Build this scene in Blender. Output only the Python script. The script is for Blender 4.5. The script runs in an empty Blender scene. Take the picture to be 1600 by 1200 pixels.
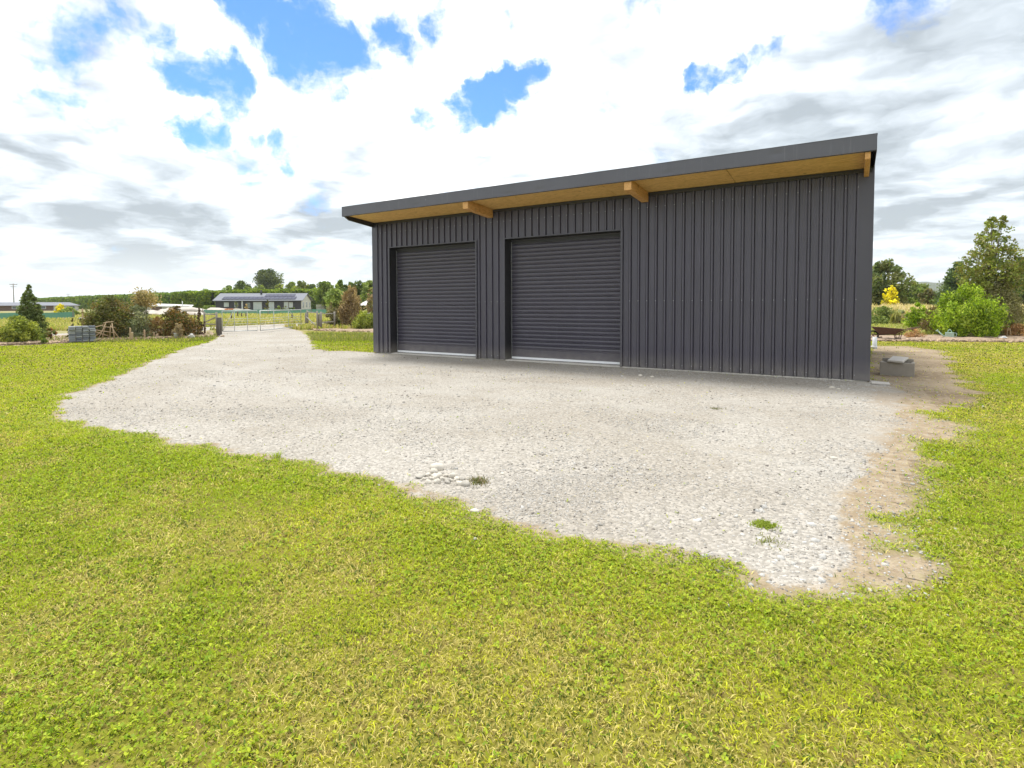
import bpy, math, random
import numpy as np
from mathutils import Vector, Matrix
R = math.radians
random.seed(7)
rng = np.random.default_rng(11)
S = bpy.context.scene
C = S.collection

# ------------------------------------------------------------------ camera
F = 866.29; CX = 800.0; CY = 511.1
YAW, PITCH, ROLL = -0.5535, -0.0409, -0.0031
CAM = Vector((11.884, -11.637, 1.4016))
fw = Vector((math.sin(YAW)*math.cos(PITCH), math.cos(YAW)*math.cos(PITCH), math.sin(PITCH)))
r0 = Vector((math.cos(YAW), -math.sin(YAW), 0)); u0 = r0.cross(fw)
rt = r0*math.cos(ROLL)+u0*math.sin(ROLL); up = -r0*math.sin(ROLL)+u0*math.cos(ROLL)
cd = bpy.data.cameras.new('camera'); cam = bpy.data.objects.new('camera', cd); C.objects.link(cam)
cam.matrix_world = Matrix(((rt.x, up.x, -fw.x, CAM.x), (rt.y, up.y, -fw.y, CAM.y), (rt.z, up.z, -fw.z, CAM.z), (0, 0, 0, 1)))
cd.sensor_width = 36; cd.lens = F/1600*36; cd.shift_y = (CY-600)/1600
cd.clip_start = .05; cd.clip_end = 20000
S.camera = cam

def ray(px, py): return fw + rt*((px-CX)/F) + up*((CY-py)/F)      # depth-1 vector
def G(px, py, z=0.0):
    """real ground point seen at a photo coordinate"""
    d = ray(px, py); return CAM + d*((z-CAM.z)/d.z)
def dep(p): return (Vector((p[0], p[1], p[2] if len(p) > 2 else 0))-CAM).dot(fw)
def hor(px):
    lo, hi = 300., 600.
    for _ in range(40):
        m = (lo+hi)/2
        if ray(px, m).z > 0: lo = m
        else: hi = m
    return lo
def atd(px, depth):
    """ground point in the column px at a given depth"""
    d = ray(px, hor(px)); p = CAM + d*depth; return Vector((p.x, p.y, 0))
def face(px): return -(YAW + math.atan((px-CX)/F))
HY = hor(800)

# ------------------------------------------------------------------ noise (numpy)
def _h(ix, iy, s):
    n = (ix.astype(np.int64)*374761393 + iy.astype(np.int64)*668265263 + s*1442695041) & 0x7fffffff
    n = ((n ^ (n >> 13))*1274126177) & 0x7fffffff
    return ((n ^ (n >> 16)) & 0xffff)/65535.0
def vnoise(x, y, s=0):
    ix = np.floor(x); iy = np.floor(y); fx = x-ix; fy = y-iy
    fx = fx*fx*(3-2*fx); fy = fy*fy*(3-2*fy)
    a = _h(ix, iy, s); b = _h(ix+1, iy, s); c = _h(ix, iy+1, s); d = _h(ix+1, iy+1, s)
    return (a*(1-fx)+b*fx)*(1-fy)+(c*(1-fx)+d*fx)*fy
def fbm(x, y, s=0, o=4):
    t = 0; a = .5; n = 0
    for i in range(o):
        t = t+a*vnoise(x*2**i, y*2**i, s+i*17); n += a; a *= .5
    return t/n
def inpoly(x, y, P):
    r = np.zeros(len(x), bool); n = len(P)
    for i in range(n):
        x1, y1 = P[i]; x2, y2 = P[(i+1) % n]
        if y1 == y2: continue
        c = ((y1 > y) != (y2 > y)) & (x < (x2-x1)*(y-y1)/(y2-y1)+x1)
        r ^= c
    return r
def dpoly(x, y, P):
    m = np.full(len(x), 1e9); n = len(P)
    for i in range(n):
        ax, ay = P[i]; bx, by = P[(i+1) % n]; dx, dy = bx-ax, by-ay; L = dx*dx+dy*dy+1e-12
        t = np.clip(((x-ax)*dx+(y-ay)*dy)/L, 0, 1)
        m = np.minimum(m, (x-ax-t*dx)**2+(y-ay-t*dy)**2)
    return np.sqrt(m)

# ------------------------------------------------------------------ materials
def nodes(name):
    m = bpy.data.materials.new(name); m.use_nodes = True
    nt = m.node_tree; nt.nodes.clear(); return m, nt
def N(nt, t, **k):
    n = nt.nodes.new(t)
    for a, b in k.items():
        if a in ('ins',):
            for i, v in b.items(): n.inputs[i].default_value = v
        else: setattr(n, a, b)
    return n
def ramp(nt, fac, stops, interp='LINEAR'):
    n = nt.nodes.new('ShaderNodeValToRGB'); n.color_ramp.interpolation = interp
    e = n.color_ramp.elements
    while len(e) < len(stops): e.new(.5)
    for i, (p, c) in enumerate(stops):
        e[i].position = p; e[i].color = (*c, 1) if len(c) == 3 else c
    nt.links.new(fac, n.inputs[0]); return n.outputs[0]
def mixc(nt, f, a, b, mode='MIX'):
    n = nt.nodes.new('ShaderNodeMix'); n.data_type = 'RGBA'; n.blend_type = mode
    for i, v in ((0, f), (6, a), (7, b)):
        if hasattr(v, 'links'): nt.links.new(v, n.inputs[i])
        else: n.inputs[i].default_value = (*v, 1) if isinstance(v, tuple) and len(v) == 3 else v
    return n.outputs[2]
def noise(nt, vec, scale, detail=4, rough=.55, dist=0, out=0, dim='3D'):
    n = nt.nodes.new('ShaderNodeTexNoise'); n.noise_dimensions = dim; n.inputs['Scale'].default_value = scale
    n.inputs['Detail'].default_value = detail; n.inputs['Roughness'].default_value = rough
    n.inputs['Distortion'].default_value = dist
    if vec is not None: nt.links.new(vec, n.inputs['Vector'])
    return n.outputs[out]
def vmap(nt, vec, scale=(1, 1, 1)):
    n = nt.nodes.new('ShaderNodeMapping'); n.inputs['Scale'].default_value = scale
    nt.links.new(vec, n.inputs[0]); return n.outputs[0]
def coord(nt, k='Object'):
    n = nt.nodes.new('ShaderNodeTexCoord'); return n.outputs[k]
def wpos(nt):
    return nt.nodes.new('ShaderNodeNewGeometry').outputs['Position']
def math_(nt, op, a, b=None, c=None, clamp=False):
    n = nt.nodes.new('ShaderNodeMath'); n.operation = op; n.use_clamp = clamp
    for i, v in enumerate((a, b, c)):
        if v is None: continue
        if hasattr(v, 'links'): nt.links.new(v, n.inputs[i])
        else: n.inputs[i].default_value = v
    return n.outputs[0]
def sstep(nt, v, a, b):
    n = nt.nodes.new('ShaderNodeMapRange'); n.interpolation_type = 'SMOOTHSTEP'
    nt.links.new(v, n.inputs[0]); n.inputs[1].default_value = a; n.inputs[2].default_value = b
    return n.outputs[0]
def finish(m, nt, col, rough=.6, bump=None, bs=.3, bd=.01, metal=0., spec=.5):
    p = nt.nodes.new('ShaderNodeBsdfPrincipled'); o = nt.nodes.new('ShaderNodeOutputMaterial')
    for i, v in (('Base Color', col), ('Roughness', rough), ('Metallic', metal)):
        if hasattr(v, 'links'): nt.links.new(v, p.inputs[i])
        else: p.inputs[i].default_value = (*v, 1) if isinstance(v, tuple) else v
    p.inputs['Specular IOR Level'].default_value = spec
    if bump is not None:
        b = nt.nodes.new('ShaderNodeBump'); b.inputs['Strength'].default_value = bs; b.inputs['Distance'].default_value = bd
        nt.links.new(bump, b.inputs['Height']); nt.links.new(b.outputs[0], p.inputs['Normal'])
    nt.links.new(p.outputs[0], o.inputs[0]); return m
def simple(name, col, rough=.6, var=.25, scale=6, metal=0., bs=.15, spec=.5):
    m, nt = nodes(name); v = coord(nt)
    f = noise(nt, v, scale, 6, .6)
    c = mixc(nt, f, tuple(x*(1-var) for x in col), tuple(min(1, x*(1+var)) for x in col))
    return finish(m, nt, c, rough, noise(nt, v, scale*6, 3), bs, .004, metal, spec)
def leafmat(name, trans=.35, rough=.6):
    m, nt = nodes(name)
    a = N(nt, 'ShaderNodeAttribute', attribute_name='Col')
    d = nt.nodes.new('ShaderNodeBsdfPrincipled'); d.inputs['Roughness'].default_value = rough
    d.inputs['Specular IOR Level'].default_value = .3
    t = nt.nodes.new('ShaderNodeBsdfTranslucent'); mx = nt.nodes.new('ShaderNodeMixShader')
    mx.inputs[0].default_value = trans; o = nt.nodes.new('ShaderNodeOutputMaterial')
    nt.links.new(a.outputs[0], d.inputs['Base Color'])
    g = mixc(nt, 1.0, a.outputs[0], (1.15, 1.2, .6), 'MULTIPLY'); nt.links.new(g, t.inputs[0])
    nt.links.new(d.outputs[0], mx.inputs[1]); nt.links.new(t.outputs[0], mx.inputs[2]); nt.links.new(mx.outputs[0], o.inputs[0])
    return m
M = {}
M['leaf'] = leafmat('foliage'); M['grass'] = leafmat('grass_blades', .38, .6)
M['bark'] = simple('bark', (.13, .095, .065), .9, .4, 9)
M['greywood'] = simple('weathered_timber', (.23, .21, .18), .85, .35, 8)
M['tanwood'] = simple('tan_sticks', (.42, .31, .19), .8, .3, 8)
M['concrete'] = simple('concrete', (.30, .27, .23), .9, .22, 9, bs=.5)
M['slab'] = simple('slab_edge', (.56, .53, .48), .85, .15, 4, bs=.3)
def blockmat():
    m, nt = nodes('grey_block'); oi = nt.nodes.new('ShaderNodeObjectInfo'); v = coord(nt)
    c = ramp(nt, oi.outputs['Random'], [(0, (.16, .18, .22)), (.5, (.27, .29, .33)), (1, (.42, .44, .47))])
    c = mixc(nt, noise(nt, v, 9, 4), mixc(nt, 1.0, c, (.75, .75, .75), 'MULTIPLY'), c)
    return finish(m, nt, c, .85, noise(nt, v, 40, 3), .3, .004)
M['block'] = blockmat()
M['white'] = simple('white_plastic', (.62, .64, .66), .35, .05, 4)
M['whitewood'] = simple('pale_board', (.47, .44, .40), .7, .12, 12)
M['alu'] = simple('bright_aluminium', (.82, .83, .84), .4, .06, 8)
M['galv'] = simple('galvanised_steel', (.48, .50, .50), .45, .2, 10, .5)
M['rust'] = simple('rusty_steel', (.10, .05, .035), .8, .5, 12)
M['rubber'] = simple('black_rubber', (.02, .02, .02), .7, .2, 8)
M['roofsteel'] = simple('grey_roof_steel', (.16, .17, .20), .75, .08, 2)
M['darkwall'] = simple('charcoal_wall', (.035, .035, .045), .6, .2, 1)
M['creamwall'] = simple('cream_wall', (.50, .50, .46), .7, .1, 1)
M['brownwall'] = simple('brown_wall', (.15, .10, .08), .8, .3, 1)
M['redpaint'] = simple('dark_red_paint', (.22, .04, .04), .5, .2, 1)
M['glass'] = simple('window_glass', (.10, .13, .15), .08, .3, 1)
M['paleglass'] = simple('pale_curtain_glass', (.45, .50, .50), .2, .25, 2)  # one flat pale colour for the lighter panes
M['panel'] = simple('solar_panel', (.035, .035, .07), .15, .2, 1)
M['mulch'] = simple('bark_mulch', (.29, .21, .145), .95, .5, 7, bs=.9)
M['mint'] = simple('mint_plastic', (.36, .50, .42), .4, .1, 6)
M['blueplastic'] = simple('blue_plastic', (.16, .25, .42), .4, .2, 6)
M['whitecover'] = simple('white_sheeting', (.56, .545, .52), .6, .12, 1.3, bs=.4)
M['limestone'] = simple('pale_spoil', (.47, .42, .37), .9, .25, 1.2, bs=.8)
M['orange'] = simple('orange_paint', (.50, .16, .05), .5, .2, 3)
M['stone'] = simple('river_stone', (.54, .50, .43), .8, .15, 14, bs=.3)
M['dampstone'] = simple('grey_river_stone', (.42, .39, .34), .8, .25, 14, bs=.3)

# dark prefinished steel of the shed: slightly glossy, dusty, a few droppings and scuffs
def steel(name, base=(.067, .063, .088), specks=True, rough=.32):
    m, nt = nodes(name); v = coord(nt)
    f = noise(nt, v, 1.3, 5, .6); g = noise(nt, vmap(nt, v, (18, 18, .7)), 1.0, 5, .7)
    c = mixc(nt, f, tuple(x*.88 for x in base), tuple(x*1.13 for x in base))
    c = mixc(nt, sstep(nt, g, .56, .8), c, tuple(x*1.5 for x in base))
    z = nt.nodes.new('ShaderNodeSeparateXYZ'); nt.links.new(wpos(nt), z.inputs[0])
    dust = math_(nt, 'MULTIPLY', sstep(nt, z.outputs[2], .45, .0), math_(nt, 'MULTIPLY', noise(nt, v, 5, 6), .75))
    c = mixc(nt, dust, c, (.30, .27, .23))
    if specks:
        vo = nt.nodes.new('ShaderNodeTexVoronoi'); vo.inputs['Scale'].default_value = 3.1
        nt.links.new(vmap(nt, v, (1, 1, .55)), vo.inputs['Vector'])
        s = sstep(nt, vo.outputs['Distance'], .04, .018)
        s = math_(nt, 'MULTIPLY', s, sstep(nt, noise(nt, v, 1.7, 2), .5, .62))
        c = mixc(nt, math_(nt, 'MULTIPLY', s, .55), c, (.5, .5, .5))
    r = math_(nt, 'ADD', math_(nt, 'MULTIPLY', noise(nt, v, 4, 5), .18), rough-.09)
    return finish(m, nt, c, r, noise(nt, vmap(nt, v, (1, 1, .5)), 2.2, 2), .12, .02, 0, .55)
M['steel'] = steel('charcoal_steel')
M['steeldoor'] = steel('charcoal_door_steel', (.063, .059, .082))
M['flash'] = steel('charcoal_flashing', (.061, .059, .079), False)
M['fascia'] = steel('fascia_steel', (.092, .094, .116), True, .42)
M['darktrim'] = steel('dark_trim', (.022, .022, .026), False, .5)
def ply(name, a, b, sc=(1, 9, 9)):
    m, nt = nodes(name); v = coord(nt)
    n1 = noise(nt, vmap(nt, v, sc), 2.2, 8, .62, 1.2)
    n2 = noise(nt, vmap(nt, v, tuple(s*5 for s in sc)), 2.0, 4)
    c = ramp(nt, n1, [(.3, a), (.55, b), (.72, a)])
    c = mixc(nt, math_(nt, 'MULTIPLY', sstep(nt, n2, .48, .66), .8), c, tuple(x*.62 for x in a))
    vo = nt.nodes.new('ShaderNodeTexVoronoi'); vo.inputs['Scale'].default_value = 1.7; nt.links.new(v, vo.inputs['Vector'])
    k = sstep(nt, vo.outputs['Distance'], .075, .03)
    c = mixc(nt, math_(nt, 'MULTIPLY', k, .6), c, (.13, .055, .015))
    return finish(m, nt, c, .6, n1, .15, .003)
M['ply'] = ply('plywood_soffit', (.58, .325, .085), (.80, .52, .19))
M['beam'] = ply('pine_beam', (.54, .26, .07), (.66, .38, .14), (9, 1.2, 9))

# ground materials
def ground_mat(name, ca, cb, cc, s1=.35, s2=14, bs=.5, bd=.02):
    m, nt = nodes(name); v = wpos(nt)
    c = mixc(nt, sstep(nt, noise(nt, v, s1, 5), .38, .62), ca, cb)
    c = mixc(nt, sstep(nt, noise(nt, v, s2, 6, .65), .45, .7), c, cc)
    f = noise(nt, v, s2*5, 3, .6)
    c = mixc(nt, math_(nt, 'MULTIPLY', sstep(nt, f, .35, .65), .5), c, mixc(nt, 1.0, c, (.5, .5, .45), 'MULTIPLY'))
    return finish(m, nt, c, .95, noise(nt, v, s2*3, 5, .7), bs, bd, 0, .15)
LAWNC = ((.20, .215, .020), (.23, .22, .033), (.20, .15, .052))
M['lawn'] = ground_mat('lawn_turf', *LAWNC)
M['field'] = ground_mat('field_grass', (.26, .27, .11), (.36, .31, .16), (.20, .21, .08), .05, 1.2, .6, .1)
M['dirt'] = ground_mat('bare_dirt', (.37, .29, .20), (.25, .185, .12), (.42, .34, .245), .8, 9, .8, .015)
def gravel_mat(name, edge=True):
    m, nt = nodes(name); v = wpos(nt)
    big = noise(nt, v, .45, 5, .6)
    c = mixc(nt, sstep(nt, big, .35, .65), (.345, .32, .28), (.405, .385, .35))
    vo = nt.nodes.new('ShaderNodeTexVoronoi'); vo.inputs['Scale'].default_value = 48; nt.links.new(v, vo.inputs['Vector'])
    hsv = nt.nodes.new('ShaderNodeSeparateColor'); nt.links.new(vo.outputs['Color'], hsv.inputs[0])
    c = mixc(nt, sstep(nt, hsv.outputs[0], .2, .9), mixc(nt, 1.0, c, (.80, .78, .75), 'MULTIPLY'), mixc(nt, 1.0, c, (1.14, 1.12, 1.1), 'MULTIPLY'))
    d = math_(nt, 'MULTIPLY', sstep(nt, hsv.outputs[1], .90, .95), .6)
    c = mixc(nt, d, c, (.24, .22, .20))
    e = sstep(nt, vo.outputs['Distance'], .35, .8)
    c = mixc(nt, math_(nt, 'MULTIPLY', e, .14), c, (.30, .27, .23))
    sp2 = nt.nodes.new('ShaderNodeTexVoronoi'); sp2.inputs['Scale'].default_value = 17; nt.links.new(vmap(nt, v, (1, 1.3, 1)), sp2.inputs['Vector'])
    c = mixc(nt, math_(nt, 'MULTIPLY', sstep(nt, sp2.outputs['Distance'], .17, .08), .55), c, (.20, .18, .155))
    p = sstep(nt, noise(nt, v, 1.6, 6, .65), .54, .72)
    c = mixc(nt, math_(nt, 'MULTIPLY', p, .55), c, (.30, .265, .215))
    # compacted wheel tracks running along the shed and dirt working through at the right-hand side
    sp = nt.nodes.new('ShaderNodeSeparateXYZ'); nt.links.new(v, sp.inputs[0])
    wv = math_(nt, 'ADD', sp.outputs[1], math_(nt, 'MULTIPLY', math_(nt, 'SUBTRACT', noise(nt, v, .22, 2), .5), 2.6))
    tr = None
    for y0 in (-1.75, -3.35, -4.5, -6.0):
        k = sstep(nt, math_(nt, 'ABSOLUTE', math_(nt, 'SUBTRACT', wv, y0)), .34, .08); tr = k if tr is None else math_(nt, 'MAXIMUM', tr, k)
    tr = math_(nt, 'MULTIPLY', tr, sstep(nt, noise(nt, v, .9, 5), .30, .60))
    c = mixc(nt, math_(nt, 'MULTIPLY', tr, .32), c, (.405, .385, .35))
    a_, b_ = G(1352, 592), G(1300, 915); nx_e, ny_e = (b_.y-a_.y), -(b_.x-a_.x); ln_ = math.hypot(nx_e, ny_e); nx_e /= -ln_; ny_e /= -ln_
    dd_ = math_(nt, 'ADD', math_(nt, 'ADD', math_(nt, 'MULTIPLY', sp.outputs[0], nx_e), math_(nt, 'MULTIPLY', sp.outputs[1], ny_e)), -(a_.x*nx_e+a_.y*ny_e))
    ed = sstep(nt, math_(nt, 'ADD', dd_, math_(nt, 'MULTIPLY', math_(nt, 'SUBTRACT', noise(nt, v, 2.4, 6, .65), .5), 2.4)), -.1, .75)
    c = mixc(nt, math_(nt, 'MULTIPLY', ed, .85), c, (.32, .26, .19))
    h = math_(nt, 'ADD', math_(nt, 'MULTIPLY', vo.outputs['Distance'], -1.0), noise(nt, v, 9, 4))
    if edge:
        at = N(nt, 'ShaderNodeAttribute', attribute_name='Col')
        sr = nt.nodes.new('ShaderNodeSeparateColor'); nt.links.new(at.outputs[0], sr.inputs[0])
        nn = math_(nt, 'MULTIPLY', math_(nt, 'SUBTRACT', noise(nt, v, 35, 4, .7), .5), .9)
        k = math_(nt, 'ADD', sr.outputs[0], nn); k = math_(nt, 'MULTIPLY', sstep(nt, k, .25, .75), 1.0); k2 = math_(nt, 'ADD', sr.outputs[1], nn, clamp=True)
        dc = mixc(nt, sstep(nt, noise(nt, v, 9, 6, .65), .4, .7), (.28, .215, .145), (.39, .32, .23))
        lw = mixc(nt, sstep(nt, noise(nt, v, .35, 5), .38, .62), LAWNC[0], LAWNC[1]); lw = mixc(nt, sstep(nt, noise(nt, v, 14, 6, .65), .45, .7), lw, LAWNC[2])
        c = mixc(nt, k, mixc(nt, k2, lw, dc), c)
    return finish(m, nt, c, .92, h, .55, .02, 0, .2)
M['gravel'] = gravel_mat('crushed_gravel'); M['road'] = gravel_mat('road_gravel', False)
def pebble_mat():
    m, nt = nodes('pebbles')
    a = N(nt, 'ShaderNodeAttribute', attribute_name='Col')
    return finish(m, nt, a.outputs[0], .85, None, spec=.25)
M['pebble'] = pebble_mat()

# ------------------------------------------------------------------ mesh helpers
def mesh_np(name, V, faces_n, mats, parent=None, col=None, smooth=False, faces_var=None, loc=None):
    """V (n,3); faces_n: (k, m) index array or list of such arrays"""
    me = bpy.data.meshes.new(name)
    V = np.asarray(V, np.float32).reshape(-1, 3)
    if not isinstance(faces_n, list): faces_n = [faces_n]
    tot = np.concatenate([np.full(len(f), f.shape[1], np.int32) for f in faces_n])
    idx = np.concatenate([f.reshape(-1) for f in faces_n]).astype(np.int32)
    st = np.concatenate([[0], np.cumsum(tot)[:-1]]).astype(np.int32)
    me.vertices.add(len(V)); me.vertices.foreach_set('co', V.ravel())
    me.loops.add(len(idx)); me.loops.foreach_set('vertex_index', idx)
    me.polygons.add(len(tot)); me.polygons.foreach_set('loop_start', st); me.polygons.foreach_set('loop_total', tot)
    if smooth: me.polygons.foreach_set('use_smooth', np.ones(len(tot), bool))
    if col is not None:
        a = me.attributes.new('Col', 'FLOAT_COLOR', 'POINT')
        c = np.ones((len(V), 4), np.float32); c[:, :3] = col; a.data.foreach_set('color', c.ravel())
    me.update(calc_edges=True); me.validate()
    o = bpy.data.objects.new(name, me); C.objects.link(o)
    me.materials.append(mats)
    if parent: o.parent = parent
    if loc is not None: o.location = loc
    return o

class MB:
    def __init__(s): s.v = []; s.f = []; s.sm = []
    def add(s, vs, fs, sm=False):
        b = len(s.v); s.v += [tuple(v) for v in vs]; s.f += [tuple(i+b for i in f) for f in fs]; s.sm += [sm]*len(fs); return s
    def box(s, x0, x1, y0, y1, z0, z1, bev=0):
        if bev:
            b = bev; vs = []; 
            # chamfered box: 24 vertices
            P = {}
            for i, X in enumerate((x0, x1)):
                for j, Y in enumerate((y0, y1)):
                    for k, Z in enumerate((z0, z1)):
                        sx, sy, sz = (1 if i == 0 else -1), (1 if j == 0 else -1), (1 if k == 0 else -1)
                        P[i, j, k] = (len(vs), len(vs)+1, len(vs)+2)
                        vs += [(X, Y+sy*b, Z+sz*b), (X+sx*b, Y, Z+sz*b), (X+sx*b, Y+sy*b, Z)]
            fs = []
            for i in (0, 1):
                q = [P[i, 0, 0][0], P[i, 0, 1][0], P[i, 1, 1][0], P[i, 1, 0][0]]; fs.append(q)
                q = [P[0, i, 0][1], P[1, i, 0][1], P[1, i, 1][1], P[0, i, 1][1]]; fs.append(q)
                q = [P[0, 0, i][2], P[0, 1, i][2], P[1, 1, i][2], P[1, 0, i][2]]; fs.append(q)
            for a in (0, 1):
                for c in (0, 1):
                    fs.append([P[a, c, 0][0], P[a, c, 1][0], P[a, c, 1][1], P[a, c, 0][1]])
                    fs.append([P[a, 0, c][0], P[a, 1, c][0], P[a, 1, c][2], P[a, 0, c][2]])
                    fs.append([P[0, a, c][1], P[1, a, c][1], P[1, a, c][2], P[0, a, c][2]])
            for k in P: fs.append(list(P[k]))
            return s.add(vs, fs)
        vs = [(x0, y0, z0), (x1, y0, z0), (x1, y1, z0), (x0, y1, z0), (x0, y0, z1), (x1, y0, z1), (x1, y1, z1), (x0, y1, z1)]
        return s.add(vs, [(0, 3, 2, 1), (4, 5, 6, 7), (0, 1, 5, 4), (1, 2, 6, 5), (2, 3, 7, 6), (3, 0, 4, 7)])
    def hexa(s, p8):
        return s.add(p8, [(0, 3, 2, 1), (4, 5, 6, 7), (0, 1, 5, 4), (1, 2, 6, 5), (2, 3, 7, 6), (3, 0, 4, 7)])
    def tube(s, pts, rad, n=8, cap=True):
        pts = [Vector(p) for p in pts]; 
        if not hasattr(rad, '__len__'): rad = [rad]*len(pts)
        vs = []; prev = None
        for i, p in enumerate(pts):
            t = (pts[min(i+1, len(pts)-1)]-pts[max(i-1, 0)]).normalized()
            a = Vector((0, 0, 1)) if abs(t.z) < .9 else Vector((1, 0, 0))
            if prev is not None: a = prev
            u = (a - t*a.dot(t)).normalized(); w = t.cross(u); prev = u
            for k in range(n):
                an = 2*math.pi*k/n; vs.append(p+(u*math.cos(an)+w*math.sin(an))*rad[i])
        fs = [(i*n+k, i*n+(k+1) % n, (i+1)*n+(k+1) % n, (i+1)*n+k) for i in range(len(pts)-1) for k in range(n)]
        s.add(vs, fs, True)
        if cap:
            b = len(s.v)-len(vs)
            s.f += [tuple(b+k for k in range(n))[::-1], tuple(b+(len(pts)-1)*n+k for k in range(n))]; s.sm += [False, False]
        return s
    def prism(s, poly, y0, y1, axis='y'):
        """poly: (a,b) outline; extrude along axis"""
        n = len(poly)
        mk = {'y': lambda a, b, t: (a, t, b), 'x': lambda a, b, t: (t, a, b), 'z': lambda a, b, t: (a, b, t)}[axis]
        vs = [mk(a, b, y0) for a, b in poly]+[mk(a, b, y1) for a, b in poly]
        fs = [tuple(range(n))[::-1], tuple(range(n, 2*n))]+[(i, (i+1) % n, n+(i+1) % n, n+i) for i in range(n)]
        return s.add(vs, fs)
    def lathe(s, prof, n=16, c=(0, 0, 0)):
        vs = []; 
        for r, z in prof:
            for k in range(n):
                a = 2*math.pi*k/n; vs.append((c[0]+r*math.cos(a), c[1]+r*math.sin(a), c[2]+z))
        fs = [(i*n+k, i*n+(k+1) % n, (i+1)*n+(k+1) % n, (i+1)*n+k) for i in range(len(prof)-1) for k in range(n)]
        return s.add(vs, fs, True)
    def build(s, name, mat, parent=None, loc=None, rz=None):
        me = bpy.data.meshes.new(name); me.from_pydata(s.v, [], s.f); me.update()
        me.polygons.foreach_set('use_smooth', s.sm)
        me.materials.append(mat)
        o = bpy.data.objects.new(name, me); C.objects.link(o)
        if parent: o.parent = parent
        if loc is not None: o.location = loc
        if rz is not None: o.rotation_euler = (0, 0, rz)
        return o
def tag(o, label=None, cat=None, group=None, kind=None):
    if label: o['label'] = label
    if cat: o['category'] = cat
    if group: o['group'] = group
    if kind: o['kind'] = kind
    return o
def empty(name, loc, rz=0, **k):
    o = bpy.data.objects.new(name, None); C.objects.link(o); o.location = loc; o.rotation_euler = (0, 0, rz)
    o.empty_display_size = .3
    return tag(o, **k)
def blob(name, mat, r, seed, parent=None, loc=(0, 0, 0), rz=0, amp=.25, n=10, m=16, flat=True):
    """irregular rounded stone / mound; r = (rx, ry, rz), sits on z=0"""
    V = []; 
    for i in range(n+1):
        th = math.pi*i/n
        for k in range(m):
            ph = 2*math.pi*k/m
            V.append((math.sin(th)*math.cos(ph), math.sin(th)*math.sin(ph), math.cos(th)))
    V = np.array(V); q = V*1.6+seed*3.7
    d = 1+amp*(fbm(q[:, 0]+q[:, 2]*.7, q[:, 1]-q[:, 2]*.9, seed, 3)-.5)*2
    V = V*d[:, None]*np.array(r)
    if flat: V[:, 2] = np.maximum(V[:, 2], -r[2]*.45)+r[2]*.45
    F4 = np.array([(i*m+k, i*m+(k+1) % m, (i+1)*m+(k+1) % m, (i+1)*m+k) for i in range(n) for k in range(m)])[:, ::-1]
    o = mesh_np(name, V, F4, mat, parent, smooth=True); o.location = loc; o.rotation_euler = (0, 0, rz)
    return o

# ------------------------------------------------------------------ GROUND
def fillpoly(name, pts, z, mat, jitter=0, seg=.25, **k):
    P = []
    n = len(pts)
    for i in range(n):
        a = np.array(pts[i][:2], float); b = np.array(pts[(i+1) % n][:2], float); L = np.linalg.norm(b-a)
        m = max(1, int(L/seg)) if jitter and L < 40 else 1
        nrm = np.array([-(b-a)[1], (b-a)[0]])/(L+1e-9)
        for j in range(m):
            q = a+(b-a)*j/m
            if jitter: q = q + nrm*jitter*2*(float(fbm(np.array([q[0]*1.3+50]), np.array([q[1]*1.3+50]), 5, 4)[0])-.5)
            P.append((q[0], q[1]))
    from mathutils.geometry import tessellate_polygon
    tri = tessellate_polygon([[Vector((x, y, 0)) for x, y in P]])
    me = bpy.data.meshes.new(name); me.from_pydata([(x, y, z) for x, y in P], [], [tuple(t) for t in tri]); me.update()
    # normals up
    if len(me.polygons) and me.polygons[0].normal.z < 0: me.flip_normals()
    me.materials.append(mat); o = bpy.data.objects.new(name, me); C.objects.link(o); tag(o, **k); return o, P
def GP(lst): return [tuple(G(x, y)[:2]) for x, y in lst]

mb = MB(); Z = 2400
mb.add([(-Z, -Z, 0), (Z, -Z, 0), (Z, Z, 0), (-Z, Z, 0)], [(0, 1, 2, 3)])
tag(mb.build('ground', M['field']), kind='structure')

lawn_far_l = [(-250, 549), (0, 541), (62, 539), (112, 536), (200, 531.5), (336, 527), (345, 521), (480, 517), (530, 518), (600, 520)]
lawn_far_r = [(1340, 533.5), (1600, 535), (1900, 538)]
ll = GP(lawn_far_l); lr = GP(lawn_far_r)
LAWN = ll+[(0.3, 9.0), (11.8, 9.0)]+lr+[(40, -6), (30, -25), (0, -30), (-25, -20)]
_, LAWN = fillpoly('lawn', LAWN, .004, M['lawn'], 0, kind='structure')

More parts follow.
